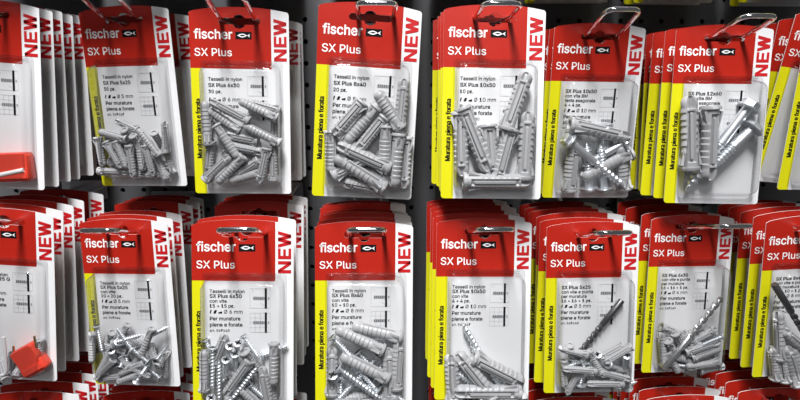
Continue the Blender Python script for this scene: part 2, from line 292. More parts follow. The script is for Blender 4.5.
GLYPHS = {
    'fischer': ('2124,-15 2032,-15 2032,394 2122,394 2122,336 2101,336 2106,347 2121,365 2139,380 2160,391 2183,398 2207,400 2213,400 2219,400 2225,399 2230,399 2235,399 2253,398 2253,304 2233,308 2229,309 2223,309 2216,310 2209,311 2202,311 2187,310 2173,306 2161,301 2150,294 2141,286 2134,276 2128,264 2125,251 2124,236 1879,-10 1855,-17 1830,-22 1803,-23 1765,-20 1731,-11 1700,4 1673,24 1651,49 1633,78 1620,111 1613,148 1610,187 1613,226 1620,263 1633,296 1650,326 1672,351 1698,372 1728,387 1761,396 1796,399 1818,398 1840,394 1862,388 1883,379 1902,367 1921,352 1937,333 1951,312 1962,287 1971,259 1975,228 1977,194 1977,154 1651,154 1651,236 1979,236 1887,175 1884,224 1881,245 1875,263 1867,278 1857,291 1845,301 1831,309 1815,314 1796,315 1777,313 1760,309 1746,301 1733,290 1722,278 1713,263 1707,247 1703,229 1702,210 1702,178 1703,153 1708,131 1715,113 1724,97 1736,84 1750,74 1766,67 1783,63 1804,61 1817,62 1829,64 1840,67 1849,71 1858,77 1866,83 1872,91 1878,100 1888,123 1976,101 1962,66 1951,46 1937,29 1920,14 1901,1 1321,275 1315,262 1311,245 1310,226 1310,-15 1219,-15 1219,524 1310,524 1310,272 1261,272 1283,326 1302,354 1324,374 1350,388 1378,397 1408,399 1435,398 1460,392 1483,382 1504,368 1521,350 1535,328 1545,302 1551,273 1553,241 1553,-15 1462,-15 1462,235 1460,260 1453,279 1443,294 1429,305 1412,312 1391,314 1376,313 1362,310 1349,304 1338,297 1328,287 1050,-15 1032,-20 1012,-22 992,-23 957,-20 924,-11 894,4 868,24 846,49 828,78 815,112 807,148 804,187 807,227 815,264 828,298 846,327 868,352 894,373 924,388 957,397 992,399 1012,399 1031,396 1049,391 1067,385 1083,378 1099,368 1113,357 1126,345 1137,331 1147,315 1155,299 1166,266 1078,244 1071,266 1067,274 1063,281 1058,287 1052,293 1046,299 1039,303 1031,307 1023,311 1014,313 1003,314 993,315 972,313 954,307 940,298 927,286 916,271 908,253 902,233 898,211 897,187 898,165 902,143 908,123 916,105 927,90 940,78 954,69 972,63 993,61 1004,62 1014,63 1023,66 1032,69 1040,73 1047,78 1053,84 1059,90 1064,97 1069,104 1072,112 1079,135 1168,113 1157,80 1149,63 1139,47 1127,33 1114,20 1100,9 1085,-1 1068,-9 686,-7 660,-16 632,-21 602,-23 575,-22 550,-18 527,-11 506,-1 487,12 471,28 457,47 447,68 437,106 524,124 534,94 542,82 553,73 566,66 582,62 602,60 624,62 642,67 656,75 666,84 671,93 673,103 672,111 669,118 664,125 656,131 644,136 628,140 566,156 532,166 504,180 482,198 465,219 455,245 452,274 454,298 461,320 473,340 489,358 507,373 529,384 554,393 580,398 607,399 634,398 658,394 680,386 699,376 716,364 731,349 743,332 752,314 764,279 679,260 669,284 662,295 653,304 642,311 627,316 608,317 589,316 573,312 560,305 551,296 546,287 544,277 545,268 548,261 554,255 563,249 577,243 596,237 654,224 687,214 715,200 737,182 754,160 763,135 767,107 764,82 757,59 745,38 729,20 709,5 378,444 366,435 352,429 337,428 323,429 309,435 297,444 288,455 282,468 280,483 282,498 288,511 297,523 309,532 323,537 337,539 352,537 366,532 378,523 387,511 393,498 395,483 393,468 387,455 382,-15 291,-15 291,394 382,394 -9,394 243,394 243,312 -9,312 157,-15 66,-15 66,432 67,455 73,476 83,494 96,510 111,523 129,532 148,539 167,544 187,545 201,545 214,543 225,542 235,539 242,537 261,530 237,449 220,455 216,456 212,457 207,458 201,459 195,459 181,458 172,454 166,450 161,443 158,432 157,418',
        '10,12,11 10,13,12 10,14,13 10,15,14 10,16,15 10,17,16 10,18,17 9,18,10 1,5,2 5,3,2 5,6,3 6,7,3 7,4,3 8,18,9 7,18,8 4,18,7 1,4,5 1,31,4 31,30,4 30,29,4 29,28,4 28,27,4 27,26,4 26,25,4 25,24,4 24,23,4 23,22,4 22,21,4 21,20,4 20,19,4 19,18,4 1,32,31 1,33,32 1,0,33 54,56,55 54,57,56 53,57,54 53,58,57 53,59,58 52,59,53 52,60,59 51,60,52 51,61,60 51,62,61 50,62,51 50,63,62 49,82,50 82,81,50 81,63,50 80,63,81 79,63,80 49,83,82 79,64,63 78,64,79 49,84,83 77,64,78 49,85,84 48,85,49 76,64,77 48,86,85 76,65,64 75,65,76 48,87,86 48,88,87 74,65,75 47,70,48 70,88,48 74,66,65 70,89,88 73,66,74 47,69,70 89,71,70 89,73,71 73,72,71 90,73,89 73,67,66 46,69,47 90,67,73 91,67,90 91,68,67 45,69,46 92,68,91 45,92,69 92,68,69 45,93,92 44,93,45 44,94,93 108,110,109 44,95,94 43,95,44 108,111,110 107,111,108 43,96,95 106,111,107 43,97,96 105,111,106 42,97,43 104,111,105 42,98,97 103,111,104 42,99,98 102,111,103 102,112,111 101,112,102 42,100,99 100,112,101 42,112,100 41,112,42 41,113,112 41,114,113 40,114,41 40,115,114 39,115,40 39,34,115 39,35,34 38,35,39 38,36,35 37,36,38 121,125,122 125,123,122 125,126,123 126,127,123 127,124,123 130,132,131 130,133,132 129,133,130 129,134,133 128,134,129 128,135,134 127,135,128 127,136,135 124,153,127 153,152,127 152,151,127 151,136,127 151,150,136 150,137,136 150,149,137 149,138,137 148,138,149 147,138,148 146,138,147 146,139,138 124,154,153 145,139,146 124,116,154 144,139,145 124,117,116 144,140,139 121,124,125 121,117,124 121,118,117 143,140,144 121,119,118 143,141,140 142,141,143 121,120,119 175,177,176 175,178,177 174,178,175 174,179,178 174,180,179 173,180,174 173,181,180 173,182,181 172,182,173 172,183,182 172,184,183 171,184,172 171,185,184 171,186,185 170,202,171 202,201,171 201,186,171 201,200,186 200,187,186 199,187,200 198,187,199 170,203,202 197,187,198 196,187,197 170,204,203 195,187,196 195,188,187 194,188,195 170,205,204 169,205,170 193,188,194 192,188,193 169,206,205 191,188,192 190,188,191 169,207,206 190,189,188 168,207,169 168,208,207 168,209,208 167,209,168 167,210,209 167,211,210 166,211,167 166,212,211 165,212,166 165,213,212 230,232,231 165,214,213 230,233,232 229,233,230 164,214,165 164,215,214 228,233,229 227,233,228 164,216,215 226,233,227 225,233,226 225,234,233 163,216,164 224,234,225 163,217,216 223,234,224 222,234,223 163,218,217 221,234,222 220,234,221 163,219,218 220,235,234 219,235,220 163,235,219 162,235,163 162,236,235 162,237,236 161,237,162 161,238,237 161,239,238 160,239,161 160,240,239 160,155,240 159,155,160 159,156,155 159,157,156 158,157,159 287,289,288 287,290,289 286,290,287 286,291,290 285,291,286 285,292,291 284,292,285 284,293,292 283,293,284 283,294,293 282,294,283 282,295,294 281,295,282 281,304,295 304,296,295 280,305,281 305,304,281 303,296,304 280,306,305 302,296,303 302,297,296 280,307,306 301,297,302 280,308,307 300,297,301 279,308,280 279,309,308 299,297,300 279,310,309 298,297,299 279,311,310 278,311,279 278,312,311 278,313,312 278,314,313 278,315,314 277,315,278 277,316,315 277,317,316 277,318,317 276,318,277 276,319,318 276,320,319 275,320,276 275,321,320 274,321,275 273,321,274 273,322,321 272,322,273 271,322,272 270,322,271 270,323,322 269,323,270 268,323,269 253,255,254 267,323,268 266,323,267 266,324,323 252,255,253 265,324,266 252,256,255 264,324,265 263,324,264 263,325,324 252,257,256 262,325,263 252,258,257 251,258,252 261,325,262 251,259,258 260,325,261 251,260,259 251,325,260 251,326,325 250,326,251 250,327,326 249,327,250 249,328,327 248,328,249 248,241,328 247,241,248 247,242,241 246,242,247 246,243,242 245,243,246 245,244,243 354,356,355 354,353,356 343,345,344 343,346,345 342,346,343 342,347,346 341,347,342 341,348,347 340,348,341 339,348,340 339,349,348 338,349,339 338,350,349 337,350,338 337,351,350 336,351,337 336,352,351 335,352,336 335,329,352 334,329,335 334,330,329 333,330,334 333,331,330 332,331,333 371,373,372 371,374,373 370,374,371 370,375,374 370,376,375 369,376,370 369,377,376 369,378,377 368,378,369 368,379,378 367,379,368 366,381,367 381,380,367 380,379,367 365,383,366 383,382,366 382,381,366 364,385,365 385,384,365 384,383,365 364,386,385 364,387,386 363,387,364 363,388,387 363,389,388 363,390,389 363,391,390 362,391,363 362,361,391 360,358,357 360,359,358'),
    'SX Plus': ('2414,1 2390,-7 2363,-13 2334,-14 2308,-13 2284,-9 2262,-2 2242,7 2225,19 2209,34 2197,51 2188,71 2180,99 2250,113 2258,90 2267,76 2280,65 2295,58 2313,53 2334,51 2357,53 2377,59 2393,67 2405,78 2412,90 2414,103 2413,114 2409,123 2402,131 2392,138 2379,144 2363,149 2300,164 2268,174 2241,187 2220,204 2205,224 2196,247 2193,274 2195,296 2202,316 2212,335 2227,351 2244,365 2265,376 2288,384 2313,389 2339,390 2365,389 2388,385 2408,378 2427,369 2442,357 2456,343 2467,327 2476,310 2484,285 2417,270 2409,288 2401,300 2391,311 2378,320 2361,325 2340,327 2319,325 2302,320 2287,312 2276,302 2269,290 2267,277 2268,266 2273,256 2280,248 2291,241 2306,234 2326,229 2383,215 2416,205 2442,192 2463,176 2478,156 2487,133 2489,107 2487,84 2481,63 2470,44 2455,27 2436,12 2003,12 1979,-1 1953,-9 1925,-11 1899,-9 1876,-4 1854,5 1835,19 1819,35 1806,56 1796,80 1791,108 1789,139 1789,385 1862,385 1862,144 1864,118 1872,96 1884,79 1900,66 1919,59 1942,56 1959,57 1974,61 1988,67 2001,76 2012,86 2020,100 2027,115 2031,133 2032,153 2032,385 2105,385 2105,-6 2034,-6 2034,98 2059,98 2041,57 2024,31 1716,-7 1708,-8 1700,-8 1692,-8 1664,-6 1641,2 1623,16 1610,35 1602,57 1600,84 1600,515 1673,515 1673,99 1673,84 1675,73 1678,66 1682,62 1689,59 1699,58 1705,58 1709,58 1713,59 1716,59 1719,60 1727,61 1741,-2 1729,-4 1723,-6 1239,-6 1163,-6 1163,515 1344,515 1382,512 1415,505 1444,493 1468,476 1488,456 1504,432 1515,406 1521,378 1523,348 1521,317 1515,289 1504,263 1488,239 1468,219 1444,202 1415,190 1382,182 1344,180 1212,180 1212,248 1341,248 1365,250 1386,254 1403,261 1417,271 1428,283 1436,296 1442,312 1446,329 1447,348 1446,366 1442,383 1436,399 1428,412 1417,424 1403,433 1385,440 1365,445 1341,446 1239,446 541,-6 453,-6 670,303 670,217 465,515 554,515 629,404 639,389 648,376 656,364 662,353 669,343 675,332 682,321 688,308 700,286 669,286 680,308 687,320 693,332 700,342 706,353 713,364 721,376 730,389 740,404 817,515 904,515 699,220 699,306 914,-6 825,-6 734,126 725,139 717,151 710,162 703,172 697,182 691,192 685,203 679,215 667,237 701,237 690,216 683,204 677,193 671,183 665,173 658,162 650,151 642,139 633,126 326,5 296,-6 261,-13 224,-15 188,-13 155,-7 125,4 99,18 77,36 59,57 45,81 36,107 31,143 110,143 113,120 119,105 128,92 139,81 153,71 169,64 186,59 204,56 224,55 245,56 265,60 284,66 300,74 314,84 325,96 333,109 338,123 339,139 338,153 334,165 327,175 318,184 307,192 293,199 278,205 261,211 243,216 182,234 142,247 109,264 82,285 62,310 50,339 46,372 49,401 57,427 70,451 88,472 110,489 135,503 164,513 194,520 227,522 260,520 291,513 319,503 343,489 365,472 382,452 395,429 403,405 408,372 333,372 326,399 315,418 299,432 278,443 253,450 225,453 205,451 186,448 170,442 155,435 143,425 134,415 127,403 122,390 121,376 123,361 127,348 135,338 146,328 158,320 172,314 186,308 200,303 214,299 266,285 281,281 297,275 314,269 331,262 347,253 362,242 377,230 389,216 400,200 408,182 413,162 414,139 412,111 404,84 392,60 374,39 352,20',
        '46,48,47 46,49,48 45,49,46 45,50,49 44,50,45 44,51,50 43,51,44 43,52,51 42,52,43 42,53,52 41,53,42 41,54,53 40,63,41 63,54,41 63,62,54 62,55,54 40,64,63 40,65,64 61,55,62 40,66,65 60,55,61 39,66,40 39,67,66 59,55,60 59,56,55 39,68,67 58,56,59 38,68,39 38,69,68 57,56,58 38,70,69 37,70,38 37,71,70 37,72,71 37,73,72 36,73,37 36,74,73 36,75,74 36,76,75 35,76,36 35,77,76 35,78,77 34,78,35 34,79,78 33,79,34 33,80,79 32,80,33 31,80,32 31,81,80 30,81,31 29,81,30 28,81,29 28,82,81 27,82,28 26,82,27 25,82,26 12,14,13 25,83,82 24,83,25 11,14,12 11,15,14 23,83,24 23,84,83 22,84,23 11,16,15 10,16,11 21,84,22 10,17,16 21,85,84 20,85,21 10,18,17 19,85,20 10,19,18 10,85,19 9,85,10 9,86,85 8,86,9 8,87,86 7,87,8 7,0,87 6,0,7 6,1,0 5,1,6 5,2,1 4,2,5 4,3,2 100,102,101 100,103,102 118,120,119 118,124,120 124,121,120 117,124,118 100,104,103 99,104,100 116,124,117 99,105,104 115,124,116 98,105,99 114,123,115 123,124,115 114,122,123 125,121,124 98,106,105 113,126,114 126,122,114 97,106,98 97,107,106 112,126,113 111,126,112 97,108,107 110,126,111 97,109,108 109,126,110 126,121,125 97,126,109 96,126,97 95,126,96 95,88,126 122,121,126 94,88,95 94,89,88 93,89,94 93,90,89 92,90,93 92,91,90 136,138,137 136,139,138 136,140,139 135,140,136 135,141,140 135,142,141 135,143,142 135,144,143 150,152,151 149,152,150 148,152,149 135,145,144 147,152,148 146,152,147 145,152,146 135,152,145 134,152,135 133,152,134 132,152,133 131,152,132 131,153,152 131,154,153 131,127,154 130,127,131 130,128,127 130,129,128 156,198,157 198,158,157 198,159,158 198,160,159 198,161,160 198,162,161 198,163,162 198,197,163 197,196,163 196,164,163 156,178,198 178,155,198 195,164,196 194,164,195 193,164,194 193,165,164 192,165,193 191,165,192 191,166,165 190,166,191 189,166,190 189,167,166 188,167,189 187,167,188 187,168,167 186,168,187 186,169,168 185,169,186 184,169,185 184,170,169 183,170,184 182,170,183 182,171,170 181,171,182 180,171,181 179,171,180 156,177,178 155,179,178 155,176,179 176,171,179 176,172,171 176,173,172 176,174,173 176,175,174 156,176,177 156,155,176 202,204,203 202,205,204 224,226,225 224,227,226 223,227,224 202,206,205 222,227,223 202,207,206 202,240,207 240,208,207 221,227,222 240,209,208 220,241,221 241,227,221 240,210,209 219,241,220 240,215,210 215,201,210 201,211,210 218,228,219 228,214,219 214,241,219 201,212,211 217,228,218 201,216,212 216,213,212 216,213,217 213,228,217 214,228,213 201,215,216 227,214,228 214,229,228 200,215,201 215,202,201 200,240,215 240,202,215 227,241,214 241,229,214 200,239,240 242,229,241 243,238,242 238,229,242 200,243,239 243,238,239 200,244,243 237,229,238 200,245,244 236,229,237 200,246,245 235,229,236 200,247,246 234,229,235 200,248,247 233,229,234 200,249,248 232,229,233 200,250,249 231,229,232 230,229,231 200,199,250 306,308,307 305,308,306 305,309,308 304,309,305 304,310,309 303,310,304 303,311,310 302,311,303 302,312,311 302,313,312 301,323,302 323,313,302 301,324,323 322,313,323 322,314,313 301,325,324 300,325,301 321,314,322 300,326,325 320,314,321 300,327,326 300,328,327 319,314,320 319,315,314 299,328,300 299,329,328 318,315,319 299,330,329 318,316,315 299,331,330 298,331,299 317,316,318 298,332,331 298,333,332 297,333,298 297,334,333 297,335,334 296,335,297 296,336,335 296,337,336 296,338,337 296,339,338 295,339,296 295,340,339 295,341,340 295,342,341 295,343,342 294,343,295 294,344,343 294,345,344 294,346,345 293,346,294 293,347,346 293,348,347 292,348,293 292,349,348 291,349,292 291,350,349 290,350,291 290,351,350 289,351,290 288,351,289 288,352,351 287,352,288 286,352,287 285,352,286 285,353,352 284,353,285 283,353,284 283,354,353 282,354,283 262,264,263 262,265,264 281,354,282 281,355,354 280,355,281 262,266,265 280,356,355 279,356,280 261,266,262 261,267,266 278,356,279 261,268,267 278,357,356 277,357,278 260,268,261 260,269,268 276,357,277 260,270,269 275,357,276 260,271,270 275,358,357 274,358,275 260,272,271 259,272,260 273,358,274 259,273,272 259,358,273 259,359,358 258,359,259 258,251,359 257,251,258 257,252,251 256,252,257 256,253,252 255,253,256 255,254,253'),
    'Muratura piena e forata': ('7498,-12 7470,-20 7438,-23 7401,-19 7366,-8 7337,11 7314,37 7299,70 7294,108 7298,141 7309,168 7326,189 7348,205 7373,217 7400,224 7427,230 7454,234 7485,238 7510,241 7526,244 7535,247 7538,250 7539,256 7537,275 7532,290 7524,301 7511,309 7495,315 7473,317 7451,315 7433,309 7417,301 7406,291 7397,280 7385,257 7299,283 7323,330 7347,357 7375,376 7407,389 7439,396 7472,398 7495,397 7520,393 7546,385 7571,372 7594,353 7613,327 7625,293 7629,252 7629,-14 7540,-14 7540,38 7558,38 7553,30 7540,14 7521,0 7413,65 7429,61 7448,59 7476,62 7499,71 7516,84 7529,100 7537,119 7539,139 7539,163 7554,173 7541,169 7527,165 7512,162 7496,159 7480,157 7466,156 7456,154 7435,151 7417,145 7402,139 7392,130 7386,120 7384,105 7386,91 7391,81 7400,72 7043,393 7268,393 7268,313 7043,313 7101,92 7101,485 7191,485 7191,98 7193,80 7197,71 7205,66 7222,64 7226,64 7234,65 7242,66 7263,70 7280,-8 7257,-15 7244,-17 7231,-18 7218,-18 7170,-11 7133,11 7109,47 6882,-12 6854,-20 6821,-23 6784,-19 6750,-8 6720,11 6697,37 6682,70 6678,108 6681,141 6692,168 6710,189 6732,205 6757,217 6783,224 6811,230 6838,234 6869,238 6893,241 6910,244 6919,247 6921,250 6923,256 6921,275 6916,290 6907,301 6895,309 6878,315 6857,317 6834,315 6816,309 6801,301 6789,291 6780,280 6768,257 6682,283 6707,330 6731,357 6759,376 6790,389 6823,396 6855,398 6878,397 6903,393 6930,385 6955,372 6978,353 6996,327 7008,293 7012,252 7012,-14 6924,-14 6924,38 6942,38 6937,30 6923,14 6905,0 6796,65 6812,61 6831,59 6860,62 6882,71 6900,84 6913,100 6920,119 6923,139 6923,163 6938,173 6925,169 6911,165 6895,162 6879,159 6863,157 6850,156 6839,154 6819,151 6801,145 6786,139 6776,130 6770,120 6767,105 6769,91 6775,81 6784,72 6530,-14 6441,-14 6441,393 6528,393 6528,335 6509,335 6521,356 6547,379 6579,394 6614,399 6623,399 6632,398 6640,398 6660,397 6660,306 6639,309 6631,310 6620,311 6610,312 6587,309 6568,302 6552,291 6540,276 6533,258 6530,236 6293,4 6247,-16 6194,-22 6142,-16 6096,4 6059,36 6030,79 6013,130 6007,187 6013,246 6030,297 6059,340 6096,372 6142,392 6194,399 6247,392 6293,372 6331,340 6359,297 6376,246 6382,187 6376,130 6359,79 6331,36 6141,77 6164,65 6194,61 6225,65 6249,77 6267,97 6281,123 6289,153 6292,187 6289,222 6281,253 6267,279 6249,299 6225,311 6194,316 6164,311 6141,299 6122,279 6109,253 6100,222 6097,187 6100,153 6109,123 6122,97 5726,393 5975,393 5975,313 5726,313 5889,-14 5800,-14 5800,432 5804,465 5817,494 5837,516 5863,532 5891,541 5920,544 5941,543 5958,541 5972,537 5993,530 5970,451 5951,457 5945,458 5938,459 5929,460 5909,457 5898,450 5892,438 5889,418 5429,-9 5393,-19 5353,-22 5299,-16 5251,4 5213,36 5185,79 5167,129 5162,187 5167,245 5184,296 5212,339 5249,371 5295,392 5347,399 5380,396 5412,387 5443,373 5471,351 5494,322 5512,287 5523,244 5527,194 5527,155 5202,155 5202,235 5526,235 5439,177 5435,235 5426,263 5413,286 5396,302 5374,312 5347,316 5319,312 5296,302 5277,285 5263,263 5255,238 5252,210 5252,178 5255,142 5265,112 5280,90 5300,74 5325,64 5354,60 5374,62 5391,66 5405,73 5417,83 5427,95 5439,122 5526,100 5507,56 5487,30 5461,8 4785,-12 4757,-20 4724,-23 4687,-19 4653,-8 4623,11 4600,37 4586,70 4581,108 4585,141 4596,168 4613,189 4635,205 4660,217 4687,224 4714,230 4741,234 4772,238 4796,241 4813,244 4822,247 4825,250 4826,256 4824,275 4819,290 4810,301 4798,309 4782,315 4760,317 4738,315 4719,309 4704,301 4692,291 4684,280 4672,257 4585,283 4610,330 4634,357 4662,376 4693,389 4726,396 4759,398 4782,397 4807,393 4833,385 4858,372 4881,353 4900,327 4912,293 4915,252 4915,-14 4827,-14 4827,38 4845,38 4840,30 4826,14 4808,0 4700,65 4716,61 4735,59 4763,62 4786,71 4803,84 4816,100 4824,119 4826,139 4826,163 4841,173 4828,169 4814,165 4798,162 4782,159 4767,157 4753,156 4742,154 4722,151 4704,145 4689,139 4679,130 4673,120 4671,105 4673,91 4678,81 4687,72 4294,276 4286,254 4283,226 4283,-14 4194,-14 4194,393 4281,393 4281,273 4235,273 4267,340 4299,374 4338,392 4382,399 4422,394 4457,381 4486,358 4508,327 4522,288 4526,241 4526,-14 4437,-14 4437,234 4432,270 4417,295 4395,310 4365,315 4342,312 4323,305 4306,293 4039,-9 4003,-19 3963,-22 3908,-16 3861,4 3822,36 3794,79 3777,129 3771,187 3777,245 3794,296 3821,339 3859,371 3904,392 3956,399 3989,396 4022,387 4052,373 4080,351 4104,322 4121,287 4133,244 4136,194 4136,155 3812,155 3812,235 4136,235 4049,177 4044,235 4036,263 4023,286 4006,302 3984,312 3956,316 3928,312 3905,302 3887,285 3873,263 3864,238 3861,210 3861,178 3864,142 3874,112 3889,90 3909,74 3934,64 3964,60 3983,62 4000,66 4014,73 4027,83 4036,95 4049,122 4135,100 4117,56 4096,30 4070,8 3708,444 3690,432 3668,429 3647,432 3628,444 3616,462 3612,483 3616,505 3628,522 3647,534 3668,538 3690,534 3708,522 3721,505 3725,483 3721,462 3712,-14 3623,-14 3623,393 3712,393 3288,-157 3199,-157 3199,393 3286,393 3286,333 3271,333 3275,340 3287,355 3303,371 3325,385 3354,395 3390,399 3438,392 3481,372 3516,341 3543,299 3559,247 3564,189 3559,130 3543,79 3517,36 3481,4 3438,-16 3390,-22 3355,-19 3326,-9 3304,6 3288,22 3275,38 3271,45 3288,45 3330,76 3353,65 3380,61 3408,65 3431,77 3449,96 3463,122 3471,153 3474,189 3471,225 3463,256 3450,281 3431,300 3409,312 3380,316 3352,312 3330,301 3312,282 3298,258 3290,226 3287,189 3290,152 3298,120 3312,95 2804,-12 2776,-20 2743,-23 2706,-19 2672,-8 2642,11 2619,37 2604,70 2599,108 2603,141 2614,168 2632,189 2654,205 2678,217 2705,224 2732,230 2759,234 2791,238 2815,241 2832,244 2841,247 2843,250 2845,256 2843,275 2837,290 2829,301 2817,309 2800,315 2779,317 2756,315 2738,309 2723,301 2711,291 2702,280 2690,257 2604,283 2629,330 2652,357 2681,376 2712,389 2744,396 2777,398 2800,397 2825,393 2851,385 2877,372 2900,353 2918,327 2930,293 2934,252 2934,-14 2846,-14 2846,38 2863,38 2859,30 2845,14 2827,0 2718,65 2734,61 2753,59 2782,62 2804,71 2822,84 2834,100 2842,119 2845,139 2845,163 2859,173 2847,169 2832,165 2817,162 2801,159 2785,157 2771,156 2761,154 2741,151 2722,145 2708,139 2697,130 2691,120 2689,105 2691,91 2696,81 2705,72 2452,-14 2363,-14 2363,393 2450,393 2450,335 2431,335 2443,356 2469,379 2501,394 2536,399 2545,399 2554,398 2562,398 2581,397 2581,306 2561,309 2552,310 2542,311 2531,312 2509,309 2490,302 2474,291 2462,276 2454,258 2452,236 2179,5 2140,-13 2096,-19 2057,-15 2022,-2 1993,21 1971,52 1957,92 1953,138 1953,393 2042,393 2042,145 2047,109 2061,85 2084,70 2114,64 2137,67 2156,74 2172,87 2185,104 2193,125 2196,153 2196,393 2285,393 2285,-14 2198,-14 2198,106 2243,106 2211,39 1679,393 1904,393 1904,313 1679,313 1737,92 1737,485 1827,485 1827,98 1829,80 1833,71 1841,66 1858,64 1862,64 1870,65 1878,66 1899,70 1916,-8 1893,-15 1880,-17 1867,-18 1854,-18 1807,-11 1769,11 1745,47 1518,-12 1490,-20 1457,-23 1420,-19 1386,-8 1356,11 1333,37 1318,70 1314,108 1317,141 1328,168 1346,189 1368,205 1393,217 1419,224 1447,230 1474,234 1505,238 1529,241 1546,244 1555,247 1557,250 1559,256 1557,275 1552,290 1543,301 1531,309 1514,315 1493,317 1471,315 1452,309 1437,301 1425,291 1416,280 1405,257 1318,283 1343,330 1367,357 1395,376 1426,389 1459,396 1491,398 1514,397 1540,393 1566,385 1591,372 1614,353 1632,327 1644,293 1648,252 1648,-14 1560,-14 1560,38 1578,38 1573,30 1559,14 1541,0 1432,65 1449,61 1468,59 1496,62 1518,71 1536,84 1549,100 1556,119 1559,139 1559,163 1574,173 1561,169 1547,165 1531,162 1515,159 1499,157 1486,156 1475,154 1455,151 1437,145 1422,139 1412,130 1406,120 1403,105 1405,91 1411,81 1420,72 1166,-14 1077,-14 1077,393 1164,393 1164,335 1145,335 1157,356 1183,379 1215,394 1250,399 1259,399 1268,398 1276,398 1296,397 1296,306 1275,309 1267,310 1256,311 1246,312 1223,309 1204,302 1188,291 1176,276 1169,258 1166,236 894,5 854,-13 811,-19 771,-15 736,-2 707,21 685,52 671,92 667,138 667,393 756,393 756,145 761,109 776,85 798,70 829,64 851,67 870,74 887,87 899,104 907,125 910,153 910,393 999,393 999,-14 912,-14 912,106 958,106 926,39 136,-14 46,-14 46,523 161,523 290,192 295,179 301,163 306,146 313,127 319,107 325,88 330,69 340,35 288,35 299,69 304,87 310,106 317,125 323,145 329,163 334,179 339,192 467,523 582,523 582,-14 490,-14 490,291 490,308 490,327 491,348 491,369 492,391 492,413 493,436 493,471 532,471 519,429 511,405 503,381 495,358 488,337 481,317 474,300 469,286 351,-14 277,-14 157,286 152,299 146,316 139,335 132,356 124,379 116,403 107,428 92,471 132,471 133,438 134,416 134,394 135,372 135,350 136,329 136,309 136,291',
